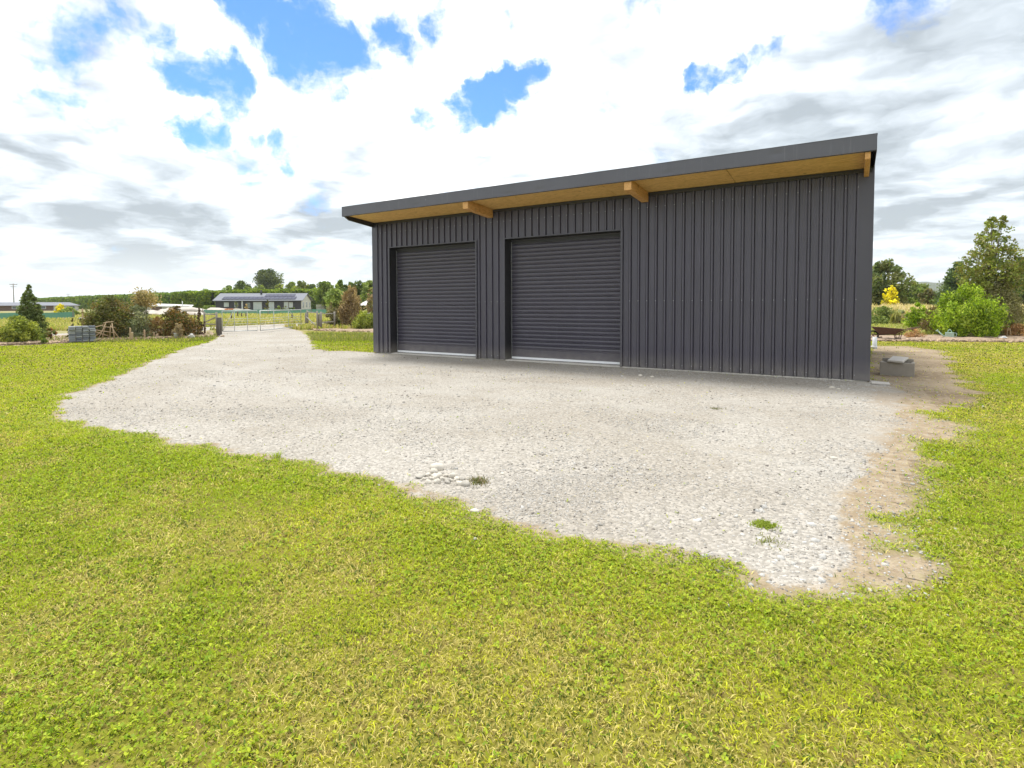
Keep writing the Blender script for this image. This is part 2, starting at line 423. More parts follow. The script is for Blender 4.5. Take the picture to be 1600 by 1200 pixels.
def densify(pts, jitter, seg):
    P = []; n = len(pts)
    for i in range(n):
        a = np.array(pts[i][:2], float); b = np.array(pts[(i+1) % n][:2], float); L = np.linalg.norm(b-a)
        m = max(1, int(L/seg)) if L < 40 else 1; nrm = np.array([-(b-a)[1], (b-a)[0]])/(L+1e-9)
        for j in range(m):
            q = a+(b-a)*j/m; q = q+nrm*jitter*2*(float(fbm(np.array([q[0]*1.3+50]), np.array([q[1]*1.3+50]), 5, 4)[0])-.5)
            P.append((q[0], q[1]))
    return P
gravel_px = [(338, 527), (330, 534), (285, 546), (260, 557), (222, 571), (185, 587), (147, 602), (112, 615), (93, 630), (88, 644), (97, 656), (112, 662),
 (160, 671), (197, 674), (230, 682), (272, 692), (310, 698), (340, 701), (352, 710), (410, 717), (460, 726), (530, 742), (600, 757), (656, 777), (705, 787),
 (720, 792), (727, 802), (769, 806), (806, 819), (844, 827), (900, 832), (960, 843), (1030, 862), (1100, 880), (1140, 888), (1152, 899), (1190, 908), (1240, 917),
 (1275, 917), (1305, 902), (1330, 872), (1340, 830), (1335, 790), (1345, 745), (1385, 700), (1412, 665), (1425, 632), (1410, 608), (1375, 594), (1345, 590)]
gp = GP(gravel_px)
gp2 = [(11.9, .3), (0.02, .3), (0.02, -.02)]+GP([(545, 549), (520, 549), (494, 546), (486, 537), (484, 526), (472, 518), (452, 513.5), (440, 509), (350, 512), (343, 518)])
GRAVEL = gp+gp2
GRAVEL = densify(GRAVEL, .10, .3)
# cross road beyond the gate
rd = GP([(-150, 532), (110, 527.5), (250, 521), (320, 517), (350, 513.5), (452, 510), (600, 507), (600, 501), (478, 504.5), (400, 508), (345, 510.5), (250, 514), (90, 521.5), (-150, 524)])
fillpoly('road', rd, .006, M['road'], .1, .6, kind='structure')
DCORE = GP([(1365, 541), (1420, 541), (1470, 549), (1480, 566), (1476, 580), (1500, 598), (1528, 612), (1515, 628), (1440, 645), (1500, 664), (1465, 690), (1405, 700), (1425, 742),
           (1430, 762), (1396, 782), (1392, 812), (1425, 828), (1362, 845), (1348, 855), (1372, 872), (1425, 882), (1436, 898), (1390, 908), (1320, 908), (1255, 922), (1180, 910), (1150, 900), (1136, 888), (1300, 700), (1350, 592)])
DIRT = GP([(1365, 538), (1430, 537), (1500, 543), (1540, 575), (1580, 612), (1575, 640), (1550, 680), (1500, 715), (1490, 780), (1480, 830), (1500, 905), (1450, 935), (1260, 945), (1150, 925), (1118, 893), (1300, 700), (1350, 592)])
DIRT_SHEET = list(DIRT)
DIRT2 = GP([(335, 528), (322, 534), (270, 549), (212, 570), (170, 588), (135, 602), (104, 614), (88, 628), (82, 643), (92, 659), (160, 674), (230, 684), (272, 694), (350, 712), (500, 738), (520, 725), (200, 660), (130, 645), (180, 600), (300, 555)])
DIRT3 = GP([(560, 740), (690, 788), (716, 797), (724, 808), (770, 812), (844, 833), (900, 838), (960, 850), (1030, 868), (1100, 886), (1150, 905), (1180, 890), (900, 800)])
def sdp(x, y, Q): return dpoly(x, y, Q)*np.where(inpoly(x, y, Q), 1, -1)
def bare_field(x, y):
    n1 = (fbm(x*2.3, y*2.3, 71, 5)-.5); n2 = (fbm(x*5, y*5, 72, 3)-.5)
    return n1, n2, sdp(x, y, DCORE)+n1*.7+n2*.3+.07
def dirtmat():
    m, nt = nodes('dirt_to_turf'); v = wpos(nt)
    def layer(ca, cb, cc, s1, s2):
        c = mixc(nt, sstep(nt, noise(nt, v, s1, 5), .38, .62), ca, cb)
        c = mixc(nt, sstep(nt, noise(nt, v, s2, 6, .65), .45, .7), c, cc)
        f = noise(nt, v, s2*5, 3, .6)
        return mixc(nt, math_(nt, 'MULTIPLY', sstep(nt, f, .35, .65), .5), c, mixc(nt, 1.0, c, (.5, .5, .45), 'MULTIPLY'))
    lw = layer(*LAWNC, .35, 14); dc = layer((.37, .29, .20), (.25, .185, .12), (.42, .34, .245), .8, 9)
    a = N(nt, 'ShaderNodeAttribute', attribute_name='Col')
    k = math_(nt, 'ADD', a.outputs[2], math_(nt, 'MULTIPLY', math_(nt, 'SUBTRACT', noise(nt, v, 30, 4, .7), .5), .5), clamp=True)
    return finish(m, nt, mixc(nt, k, lw, dc), .95, noise(nt, v, 35, 5, .7), .6, .018, 0, .15)
def gfield(x, y):
    n1, n2, bd = bare_field(x, y); sg = sdp(x, y, GRAVEL)
    wall = (y > -.8) & (x > -.5) & (x < 11.9)
    return np.where(wall, sg, sg+n1*.22+n2*.30-.05), np.where(wall, sg, sg+n1*.34+n2*.25-.0), bd, sg
def gravel_k(x, y): return np.clip(.5+gfield(x, y)[0]/.14, 0, 1)
D_ = np.array(GRAVEL); st_ = .09
gx, gy = np.meshgrid(np.arange(D_[:, 0].min()-.4, D_[:, 0].max()+.4, st_), np.arange(D_[:, 1].min()-.4, D_[:, 1].max()+.4, st_), indexing='ij'); sh_ = gx.shape; gx = gx.ravel(); gy = gy.ravel()
fa, fb, fd, sg = gfield(gx, gy)
ins = (sg > -.34) & ~((gy > .02) & (gx > .0) & (gx < 12.1))
ii, jj = np.meshgrid(np.arange(sh_[0]-1), np.arange(sh_[1]-1), indexing='ij'); q0 = (ii*sh_[1]+jj).ravel()
Fq_ = np.stack([q0, q0+sh_[1], q0+sh_[1]+1, q0+1], 1); Fq_ = Fq_[ins[Fq_].all(1)]
used = np.unique(Fq_); remap = np.zeros(len(gx), int); remap[used] = np.arange(len(used))
cl_ = np.zeros((len(used), 3)); cl_[:, 0] = np.clip(.5+fa/.14, 0, 1)[used]; cl_[:, 1] = np.clip(.5+np.maximum(fb/.15+.4, np.where(inpoly(gx, gy, DIRT_SHEET), fd/.3, -1)), 0, 1)[used]
tag(mesh_np('gravel_driveway', np.stack([gx[used], gy[used], np.full(len(used), .009)], 1), remap[Fq_], M['gravel'], col=cl_), kind='structure')
D_ = np.array(DIRT_SHEET); x0_, y0_ = D_.min(0); x1_, y1_ = D_.max(0); st_ = .05
gx, gy = np.meshgrid(np.arange(x0_, x1_, st_), np.arange(y0_, y1_, st_), indexing='ij'); sh_ = gx.shape; gx = gx.ravel(); gy = gy.ravel()
ins = inpoly(gx, gy, DIRT_SHEET); bf = np.clip(.5+bare_field(gx, gy)[2]/.3, 0, 1)
ii, jj = np.meshgrid(np.arange(sh_[0]-1), np.arange(sh_[1]-1), indexing='ij'); q0 = (ii*sh_[1]+jj).ravel()
Fq_ = np.stack([q0, q0+sh_[1], q0+sh_[1]+1, q0+1], 1); Fq_ = Fq_[ins[Fq_].all(1)]
used = np.unique(Fq_); remap = np.zeros(len(gx), int); remap[used] = np.arange(len(used))
tag(mesh_np('dirt', np.stack([gx[used], gy[used], np.full(len(used), .0065)], 1), remap[Fq_], dirtmat(), col=np.repeat(bf[used][:, None], 3, 1)), kind='structure')
SHED = [(-.05, 0), (12.15, 0), (12.15, 9), (-.05, 9)]

# garden beds: low mounds of mulch
def bed(name, px_front, px_back, seed):
    A = GP(px_front); B = GP(px_back); nu, nv = 120, 10; V = []
    def along(P, t):
        s = t*(len(P)-1); i = min(int(s), len(P)-2); f = s-i
        return P[i][0]*(1-f)+P[i+1][0]*f, P[i][1]*(1-f)+P[i+1][1]*f
    for i in range(nu+1):
        a = along(A, i/nu); b = along(B, i/nu)
        for j in range(nv+1):
            t = j/nv; x = a[0]*(1-t)+b[0]*t; y = a[1]*(1-t)+b[1]*t
            V.append((x, y, t))
    V = np.array(V); t = V[:, 2].copy()
    prof = np.clip(np.minimum(t*6, (1-t)*4), 0, 1)
    n = fbm(V[:, 0]*2.2, V[:, 1]*2.2, seed, 4)
    V[:, 2] = .002+prof*(.02+.09*n)
    V[:, 0] += (fbm(V[:, 0]*1.1, V[:, 1]*1.1, seed+3)-.5)*.5; V[:, 1] += (fbm(V[:, 0]*1.1, V[:, 1]*1.1, seed+9)-.5)*.5
    m = nv+1
    F4 = np.array([(i*m+j, (i+1)*m+j, (i+1)*m+j+1, i*m+j+1) for i in range(nu) for j in range(nv)])
    return tag(mesh_np(name, V, F4, M['mulch'], smooth=True), kind='structure')
bed('garden_bed', [(-120, 547), (0, 541), (62, 539), (112, 536), (200, 531.5), (336, 527)], [(-120, 529), (0, 526), (62, 525), (112, 523), (200, 520), (330, 518)], 3)
bed('garden_bed', [(488, 516), (520, 518), (560, 519), (620, 520)], [(488, 513.5), (520, 514), (560, 514), (620, 514)], 8)
bed('garden_bed', [(1330, 533.5), (1400, 534), (1480, 535), (1600, 536), (1760, 538)], [(1330, 525), (1400, 524), (1480, 521), (1600, 520), (1760, 520)], 5)

# ------------------------------------------------------------------ GRASS (blades)
def blade_mesh(name, P, h, w, colr, lean, mat, label=None, cat=None, kind='stuff', curl=.6, z0=0.004):
    n = len(P); a = rng.uniform(0, 2*np.pi, n); b = rng.uniform(0, 2*np.pi, n)
    ux, uy = np.cos(a), np.sin(a); lx, ly = np.cos(b)*lean*h, np.sin(b)*lean*h
    V = np.zeros((n, 5, 3), np.float32)
    V[:, 0] = np.stack([P[:, 0]-ux*w/2, P[:, 1]-uy*w/2, np.full(n, z0)], 1)
    V[:, 1] = np.stack([P[:, 0]+ux*w/2, P[:, 1]+uy*w/2, np.full(n, z0)], 1)
    V[:, 2] = np.stack([P[:, 0]+lx*.4+ux*w*.42, P[:, 1]+ly*.4+uy*w*.42, z0+h*.6], 1)
    V[:, 3] = np.stack([P[:, 0]+lx*.4-ux*w*.42, P[:, 1]+ly*.4-uy*w*.42, z0+h*.6], 1)
    V[:, 4] = np.stack([P[:, 0]+lx, P[:, 1]+ly, z0+h*(1-curl*lean*.4)], 1)
    i = np.arange(n)*5
    Q = np.stack([i, i+1, i+2, i+3], 1); T = np.stack([i+3, i+2, i+4], 1)
    col = np.repeat(colr[:, None], 5, 1); col[:, :2] *= .8; col[:, 4] *= 1.08  # shade painted into blade colour: darker at the foot, paler at the tip
    return tag(mesh_np(name, V.reshape(-1, 3), [Q, T], mat, col=col.reshape(-1, 3)), kind=kind)

def view_samples(d0, d1, dens, x0=-300, x1=1880):
    """random ground points in a depth band of the camera's wedge (a bit wider than the frame)"""
    t0, t1 = (x0-CX)/F, (x1-CX)/F
    area = (d1*d1-d0*d0)/2*(t1-t0); n = int(area*dens)
    d = np.sqrt(rng.uniform(d0*d0, d1*d1, n)); t = rng.uniform(t0, t1, n)
    f2 = np.array(fw[:2])/math.hypot(fw.x, fw.y); r2 = np.array((f2[1], -f2[0]))
    return np.array(CAM[:2])+d[:, None]*f2+(d*t)[:, None]*r2, d
GR = np.array(GRAVEL)
def lawn_mask(P):
    x, y = P[:, 0], P[:, 1]
    nx = (fbm(x*2.1, y*2.1, 21, 4)-.5)*.34; ny = (fbm(x*2.1+40, y*2.1, 33, 4)-.5)*.34
    ok = inpoly(x, y, LAWN) & ~inpoly(x, y, SHED)
    _, bare_g, bare_d, sg = gfield(x, y)
    n1 = fbm(x*2.3, y*2.3, 71, 5)-.5
    bare_e = np.where(sg < 0, (fbm(x*1.6+5, y*1.6, 66, 4)-.5)*2.4-.42+sg*3, -1)
    keep = rng.random(len(x)) < np.clip(.5-bare_g/.12, .004, 1)*np.clip(.5-bare_d/.24, .03, 1)*np.clip(.55-bare_e/.3, 0, 1)
    return ok & keep
def lawn_col(P, edge):
    x, y = P[:, 0], P[:, 1]; n = len(x)
    g = np.array([.33, .45, .012]); yg = np.array([.56, .60, .028]); st = np.array([.68, .58, .20]); br = np.array([.24, .165, .075]); dk = np.array([.08, .14, .012])
    p1 = fbm(x*.55+3, y*.55, 1, 4); p2 = fbm(x*2.6, y*2.6, 2, 4); p3 = fbm(x*9, y*9, 4, 2)
    lush = np.clip(1.1-edge/.85, 0, 1)
    left = np.clip((4-x)/6, 0, 1)
    wy = np.clip((p1-.42)*4+.15, 0, 1)*(1-.75*lush)*(1-.5*left)+.25
    c = g[None]*(1-wy[:, None])+yg[None]*wy[:, None]
    ps = np.clip(.10+(p1-.43)*2.0+(p2-.42)*2.8, 0.05, .58)*(1-.75*lush)*(1-.70*left)
    r = rng.random(n)
    c = np.where((r < ps)[:, None], st[None], c)
    c = np.where(((r > .92)&(lush < .4))[:, None], br[None], c)
    c = np.where(((r > .72) & (r < .72+.55*np.clip((p3-.35)*2, 0, 1)))[:, None], dk[None]*1.0, c)
    return c*rng.uniform(.62, 1.28, (n, 1))
grass_parts = []
def grow(d0, d1, dens, hh, ww, lean):
    P, d = view_samples(d0, d1, dens)
    P = P[lawn_mask(P)]
    # thin out worn spots
    t = fbm(P[:, 0]*1.9+9, P[:, 1]*1.9, 61, 4); P = P[rng.random(len(P)) < np.clip(1.35-(t-.5)*6, .5, 1)]
    e = dpoly(P[:, 0], P[:, 1], GRAVEL); n = len(P)
    lush = np.clip(1.2-e/.7, 0, 1)
    h = rng.uniform(hh*.5, hh*1.3, n)*(1+.35*lush)*(1+.5*(fbm(P[:, 0]*6, P[:, 1]*6, 8, 2)-.5))
    w = rng.uniform(ww*.7, ww*1.3, n)
    return P, h, w, lawn_col(P, e), np.clip(rng.normal(lean, .35, n), .1, 1.6)
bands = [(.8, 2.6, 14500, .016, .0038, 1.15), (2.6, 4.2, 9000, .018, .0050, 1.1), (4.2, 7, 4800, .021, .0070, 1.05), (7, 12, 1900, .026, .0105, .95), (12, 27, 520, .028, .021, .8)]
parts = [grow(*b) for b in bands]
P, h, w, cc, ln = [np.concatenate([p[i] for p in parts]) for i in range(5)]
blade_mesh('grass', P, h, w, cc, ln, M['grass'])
# clover / broad leaves in the near lawn
def leaves_flat(d0, d1, dens, size):
    P, d = view_samples(d0, d1, dens); P = P[lawn_mask(P)]
    e = dpoly(P[:, 0], P[:, 1], GRAVEL)
    k = np.clip((fbm(P[:, 0]*1.4, P[:, 1]*1.4, 90, 4)-.36)*3.2, .16, 1)+np.clip(1.0-e/.8, 0, 1)
    P = P[rng.random(len(P)) < k*.8]; n0 = len(P); P = np.repeat(P, 3, 0); n = len(P)
    s = np.repeat(size*np.clip(np.exp(rng.normal(-.25, .3, n0)), .4, 1.25), 3); a = np.repeat(rng.uniform(0, 2*np.pi, n0), 3)+np.tile((0, 2.1, 4.2), n0)+rng.normal(0, .2, n); z = np.repeat(rng.uniform(.010, .030, n0), 3)
    tilt = rng.normal(0, .5, (n, 2))
    out = []
    for j, ang in enumerate((0, .8, np.pi-.2, np.pi+.9) ):
        pass
    sh = np.array([(0, 0), (.55, .45), (1.0, .35), (1.12, 0), (1.0, -.35), (.55, -.45)])
    V = np.zeros((n, 6, 3), np.float32)
    for j, (u, v) in enumerate(sh):
        X = (u*np.cos(a)-v*np.sin(a))*s; Y = (u*np.sin(a)+v*np.cos(a))*s
        V[:, j, 0] = P[:, 0]+X; V[:, j, 1] = P[:, 1]+Y; V[:, j, 2] = np.maximum(z+X*tilt[:, 0]+Y*tilt[:, 1], .006)
    p1 = np.repeat(rng.random(n0), 3)[:, None]
    c = np.array([.22, .35, .012])*(1-p1)+np.array([.50, .56, .035])*p1; c *= rng.uniform(.6, 1.15, (n, 1))
    return V.reshape(-1, 3), np.arange(n*6).reshape(n, 6), np.repeat(c, 6, 0)
vs, fs, cs = [], [], []; off = 0
for b in ((.8, 3.2, 3400, .0095), (3.2, 6.5, 1700, .011), (6.5, 11, 420, .016)):
    v, f, c = leaves_flat(*b); vs.append(v); fs.append(f+off); cs.append(c); off += len(v)
tag(mesh_np('clover', np.concatenate(vs), np.concatenate(fs), M['grass'], col=np.concatenate(cs)), kind='stuff')

# gravel stones
def pebbles(P, s, colr, z0):
    n = len(P)
    base = np.array([(-1, -1, -1), (1, -1, -1), (1, 1, -1), (-1, 1, -1), (-1, -1, 1), (1, -1, 1), (1, 1, 1), (-1, 1, 1)], float)
    base = base*np.array([1, .8, .5]); base[4:, :2] *= .62
    V = base[None]+rng.normal(0, .24, (n, 8, 3)); V *= s[:, None, None]*.5
    a = rng.uniform(0, 2*np.pi, n); ca, sa = np.cos(a)[:, None], np.sin(a)[:, None]
    X = V[..., 0]*ca-V[..., 1]*sa; Y = V[..., 0]*sa+V[..., 1]*ca
    V = np.stack([X+P[:, 0:1], Y+P[:, 1:2], V[..., 2]+z0+s[:, None]*.08], -1)
    fq = np.array([(0, 3, 2, 1), (4, 5, 6, 7), (0, 1, 5, 4), (1, 2, 6, 5), (2, 3, 7, 6), (3, 0, 4, 7)])
    Fq = (np.arange(n)[:, None, None]*8+fq[None]).reshape(-1, 4)
    return V.reshape(-1, 3), Fq, np.repeat(colr, 8, 0)
vs, fs, cs = [], [], []; off = 0
for d0, d1, dens, sz in ((2.2, 4.5, 4200, .0078), (4.5, 7.5, 1500, .0108), (7.5, 12, 240, .015), (12, 20, 30, .022)):
    P, d = view_samples(d0, d1, dens); P = P[~inpoly(P[:, 0], P[:, 1], SHED)]
    x, y = P[:, 0], P[:, 1]; jx = (fbm(x*2, y*2, 41)-.5)*.4
    ing = inpoly(x+jx, y, GRAVEL); ind = inpoly(x+jx, y, DIRT) & ~ing
    k_tr = np.zeros(len(x))
    for y0 in (-1.75, -3.35, -4.5, -6.0): k_tr = np.maximum(k_tr, np.clip(1.3-np.abs(y+(fbm(x*.22, y*.22, 7, 2)-.5)*2.6-y0)/.28, 0, 1))
    k = np.where(ing, (1-.6*k_tr)*.25+.75*(1-.5*k_tr)*np.clip((fbm(x*1.1, y*1.1, 52)-.38)*3.4, 0, 1), np.where(ind, .04+.3*np.exp(-dpoly(x, y, GRAVEL)/.3), .16*np.exp(-dpoly(x, y, GRAVEL)/.10)))
    k = k*np.where(ing, .25+.75*gravel_k(x, y), 1)
    # coarser, cleaner stone at the near right of the yard
    near = np.clip(1-np.hypot(x-12.3, y+7.6)/4.2, 0, 1)
    P = P[rng.random(len(P)) < k*(.75+.6*near)]; n = len(P)
    near = np.clip(1-np.hypot(P[:, 0]-12.3, P[:, 1]+7.8)/3.8, 0, 1)
    s = sz*np.exp(rng.normal(0, .35, n))*(1+.9*near*(rng.random(n) < .14))
    a = np.array([.345, .32, .28]); b = np.array([.47, .455, .43]); t = rng.random((n, 1))
    c = a*(1-t)+b*t; c = np.where(rng.random((n, 1)) < .10, np.array([.20, .18, .16]), c); c = c*rng.uniform(.85, 1.1, (n, 1))
    v, f, c = pebbles(P, s, c, .009); vs.append(v); fs.append(f+off); cs.append(c); off += len(v)
# a band of larger, half-buried stones along the near edge
n = 80; px = rng.uniform(1080, 1345, n); py = 790+rng.uniform(0, 1, n)**.7*125
P = np.array([G(a, b)[:2] for a, b in zip(px, py)]); P = P[inpoly(P[:, 0], P[:, 1], GRAVEL)]; n = len(P)
v, f, c = pebbles(P, .027*np.exp(rng.normal(0, .35, n)), np.array([.50, .49, .465])*rng.uniform(.8, 1.1, (n, 1)), .003)
vs.append(v); fs.append(f+off); cs.append(c); off += len(v)
tag(mesh_np('gravel_stones', np.concatenate(vs), np.concatenate(fs), M['pebble'], col=np.concatenate(cs)), kind='stuff')

# ------------------------------------------------------------------ SHED
L, H, HD = 12.1, 3.76, 3.007; OV, ZF0, ZF1 = 1.136, 3.81, 4.06; DEPTH = 8.0; SL = .055
shed = empty('shed', (0, 0, 0), 0, label='large charcoal ribbed steel shed with two roller doors and timber-lined eave', cat='shed')
PIT = .19; RX = 11.90; RH = .034
def profile(x0, x1):
    """outline points (x, outward) of the ribbed sheet between x0 and x1"""
    pts = []; k0 = int((x0-RX)/PIT)-2; k1 = int((x1-RX)/PIT)+2
    raw = []
    for k in range(k0, k1+1):
        c = RX+k*PIT
        raw += [(c-.036, 0), (c-.034, -.022), (c-.026, -.022), (c-.0235, 0), (c-.0155, RH), (c+.0155, RH), (c+.0235, 0), (c+.026, -.022), (c+.034, -.022), (c+.036, 0), (c+.070, 0), (c+.075, .0025), (c+.081, .0025), (c+.086, 0), (c+.104, 0), (c+.109, .0025), (c+.115, .0025), (c+.120, 0)]
    raw.sort()
    xs = [p[0] for p in raw]; ys = [p[1] for p in raw]
    X = [x0]+[x for x in xs if x0 < x < x1]+[x1]
    return [(x, float(np.interp(x, xs, ys))) for x in X]
def sheet(mb, prof, z0, z1, fn, flip=False):
    b = len(mb.v)
    vs = []
    for x, o in prof: vs += [fn(x, o, z0), fn(x, o, z1)]
    fs = [(2*i, 2*i+2, 2*i+3, 2*i+1) for i in range(len(prof)-1)]
    if flip: fs = [f[::-1] for f in fs]
    mb.add(vs, fs)
D1 = (.647, 3.616); D2 = (4.517, 7.507)
front = lambda x, o, z: (x, -.004-o, z)   # sheet face
mb = MB()
for a, b, z0, z1 in ((.03, D1[0], .035, H), (D1[0], D1[1], HD, H), (D1[1], D2[0], .035, H), (D2[0], D2[1], HD, H), (D2[1], L-.03, .035, H)):
    sheet(mb, profile(a, b), z0, z1, front)
nclad = len(mb.f)
mb2 = mb
# backing wall + sides
mb = MB(); T = .03
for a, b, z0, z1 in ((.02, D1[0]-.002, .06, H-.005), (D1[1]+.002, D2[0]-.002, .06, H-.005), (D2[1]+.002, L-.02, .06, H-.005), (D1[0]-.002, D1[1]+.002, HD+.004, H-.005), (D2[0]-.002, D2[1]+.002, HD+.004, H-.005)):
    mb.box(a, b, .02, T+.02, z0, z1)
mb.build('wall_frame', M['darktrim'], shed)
zr = lambda y: H-SL*y            # roof underside line
for nm, X, sg in (('side_cladding', 0.0, -1), ('side_cladding', L, 1)):
    mb = MB(); pr = profile(.05, DEPTH-.05); vs = []
    for y, o in pr: vs += [(X+sg*o, y, .035), (X+sg*o, y, zr(y)+.02)]
    fs = [(2*i, 2*i+2, 2*i+3, 2*i+1) for i in range(len(pr)-1)]
    if sg < 0: fs = [f[::-1] for f in fs]
    mb.add(vs, fs); mb.build(nm, M['steel'], shed)
mb = MB(); pr = profile(.05, L-.05); vs = []
for x, o in pr: vs += [(x, DEPTH+o, .035), (x, DEPTH+o, zr(DEPTH))]
mb.add(vs, [(2*i, 2*i+2, 2*i+3, 2*i+1)[::-1] for i in range(len(pr)-1)]); mb.build('rear_cladding', M['steel'], shed)
# corner flashings
for x0, x1 in ((-.006, .17), (L-.185, L+.006)):
    mb = MB(); mb.box(x0, x1, -.0405, -.0385, .03, H-.02)
    xs = x0 if x0 < 1 else x1-.0025
    mb.box(xs-(.03 if x0 < 1 else 0), xs+.0025+(0 if x0 < 1 else .03), -.0385, .12, .03, H+.05)
    mb.box(x1-.0025 if x0 < 1 else x0, x1 if x0 < 1 else x0+.0025, -.0384, -.005, .03, H-.02)
    mb.build('corner_flashing', M['flash'], shed)
# dark angle under the soffit
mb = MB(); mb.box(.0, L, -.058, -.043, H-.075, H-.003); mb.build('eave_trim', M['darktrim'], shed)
# screws
ks = [RX-k*PIT for k in range(0, 63)]
for x in ks:
    for z in (.12, 1.47, 2.9+.55):
        if (D1[0] < x < D1[1] or D2[0] < x < D2[1]) and z < HD: continue
        if x < .2 or x > L-.2: continue
        mb2.box(x-.006, x+.006, -.004-RH-.006, -.004-RH+.001, z-.006, z+.006)
cl = mb2.build('front_cladding', M['steel'], shed); cl.data.materials.append(M['galv'])
for pp_ in list(cl.data.polygons)[nclad:]: pp_.material_index = 1
# openings: reveals, heads, sills, doors
RV = .24
for a, b in (D1, D2):
    mb = MB()
    jb = MB(); jb.box(a-.004, a, -.04, RV, .02, HD+.003); jb.box(a, b, -.04, RV, HD, HD+.003); jb.build('door_reveal', M['darktrim'], shed)  # jamb and head coloured near-black to stand in for shade in the recess
    mb.box(b, b+.004, -.04, RV, .02, HD+.003)
    mb.box(a-.05, a-.004, -.044, -.041, .02, HD+.05)      # front lips
    mb.box(b+.004, b+.05, -.044, -.041, .02, HD+.05)
    mb.box(a-.004-.03, b+.004+.03, -.050, -.0445, HD+.003, HD+.028)
    mb.build('door_surround', M['flash'], shed)
    d = MB(); prof = []
    zb = .30
    prof += [(.085, 0), (zb-.02, 0), (zb-.012, .008), (zb-.004, 0)]
    z = zb
    while z < HD-.02:
        # one curved slat: shallow bulge, sharp rolled rib
        for t in np.linspace(0, 1, 7): prof.append((z+.070*t, .009*math.sin(math.pi*t)))
        prof += [(z+.0705, -.022), (z+.0785, -.022), (z+.080, .010), (z+.084, .020), (z+.091, .022), (z+.097, .014), (z+.0995, 0)]
        z += .1
    vs = []
    for zz, o in prof: vs += [(a+.05, RV-.02-o, zz), (b-.05, RV-.02-o, zz)]
    d.add(vs, [(2*i, 2*i+1, 2*i+3, 2*i+2) for i in range(len(prof)-1)])
    door = d.build('roller_door', M['steeldoor'], shed); door['label'] = ('left' if a < 2 else 'right')+' charcoal roller door of the shed, shut'
    e = MB(); e.box(a+.055, b-.055, RV-.058, RV+.0, .046, .094); e.build('bottom_rail', M['alu'], door)
    e = MB(); e.box(a+.055, b-.055, RV-.05, RV-.005, .031, .047); e.build('rubber_seal', M['rubber'], door)
    for xa, xb in ((a+.004, a+.05), (b-.05, b-.004)):
        e = MB(); e.box(xa, xb, RV-.045, RV+.02, .035, HD-.02); e.build('guide', M['darktrim'], door)
    e = MB(); e.box(a+.05, a+.058, RV-.052, RV-.0455, .05, HD-.06); e.build('guide_edge', M['galv'], door)
    e = MB(); e.box(a, b, RV-.03, RV+.3, HD-.10, HD-.004); e.build('door_head', M['darktrim'], door)  # near-black head strip, recess shade put into the colour
# slab
mb = MB(); mb.box(-.0, L, .035, DEPTH, -.1, .032); mb.box(D1[0]+.0, D1[1], -.03, .034, -.1, .030); mb.box(D2[0], D2[1], -.03, .034, -.1, .030)
mb.box(D2[1]+.003, L-.01, -.018, .034, -.1, .028); mb.build('concrete_slab', M['slab'], shed)
# soffit sheets with joints
zs0, zs1 = H, ZF0+.03
js = [.05, 2.6, 5.02, 7.44, 9.86, L-.05]
for i in range(5):
    a, b = js[i]+.005, js[i+1]-.005
    mb = MB(); mb.hexa([(a, -OV+.03, zs1), (b, -OV+.03, zs1), (b, -.0, zs0), (a, -.0, zs0), (a, -OV+.03, zs1+.012), (b, -OV+.03, zs1+.012), (b, 0, zs0+.012), (a, 0, zs0+.012)])
    mb.build('soffit', M['ply'], shed)
# beams
def beam(x, w, d, mat, lab=None):
    mb = MB(); n = 6
    za = lambda y: zs0+(zs1-zs0)*(-y/OV)
    y0, y1 = -OV+.035, -.04
    mb.hexa([(x-w/2, y0, za(y0)-d), (x+w/2, y0, za(y0)-d), (x+w/2, y1, za(y1)-d), (x-w/2, y1, za(y1)-d),
             (x-w/2, y0, za(y0)-.001), (x+w/2, y0, za(y0)-.001), (x+w/2, y1, za(y1)-.001), (x-w/2, y1, za(y1)-.001)])
    o = mb.build('beam', mat, shed)
    bv = o.modifiers.new('b', 'BEVEL'); bv.width = .006; bv.segments = 2
    if lab: o['label'] = lab
beam(4.10, .15, .20, M['beam']); beam(8.05, .15, .20, M['beam']); beam(L-.085, .075, .15, M['beam'], 'pine beam at the right end of the eave')
mb = MB(); za = lambda y: zs0+(zs1-zs0)*(-y/OV)
mb.prism([(-OV+.02, zs1-.03), (-.95, zs1-.12), (-.03, zs0-.13), (-.03, zs0), (-OV+.02, zs1)], -.0, .045, 'x'); mb.build('barge_board', M['darktrim'], shed)
# fascia (pressed steel, drip edge, dimples)
nx = 240; xs = np.linspace(-.03, L+.03, nx+1); zz = np.linspace(ZF0, ZF1, 9)
V = []
dim = [(2.65, 3.86), (5.3, 3.85), (6.1, 3.855), (8.85, 3.86), (10.7, 3.95)]
for x in xs:
    for z in zz:
        y = -OV+.0015*math.sin(x*5.1)+.001*math.sin(x*13)
        for dx, dz in dim: y += .012*math.exp(-((x-dx)/.09)**2-((z-dz)/.04)**2)
        V.append((x, y, z))
m = 9
F4 = np.array([(i*m+j, (i+1)*m+j, (i+1)*m+j+1, i*m+j+1) for i in range(nx) for j in range(m-1)])
mesh_np('fascia', np.array(V), F4, M['fascia'], shed, smooth=True)
mb = MB(); mb.box(-.03, L+.03, -OV+.006, -OV+.03, ZF0-.012, ZF0+.0); mb.box(-.035, -.031, -OV-.002, -OV+.2, ZF0, ZF1); mb.box(L+.031, L+.035, -OV-.002, .3, ZF0-.01, ZF1)
mb.box(-.04, L+.04, -OV-.006, -OV+.25, ZF1+.001, ZF1+.005)
mb.build('fascia_edge', M['darktrim'], shed)
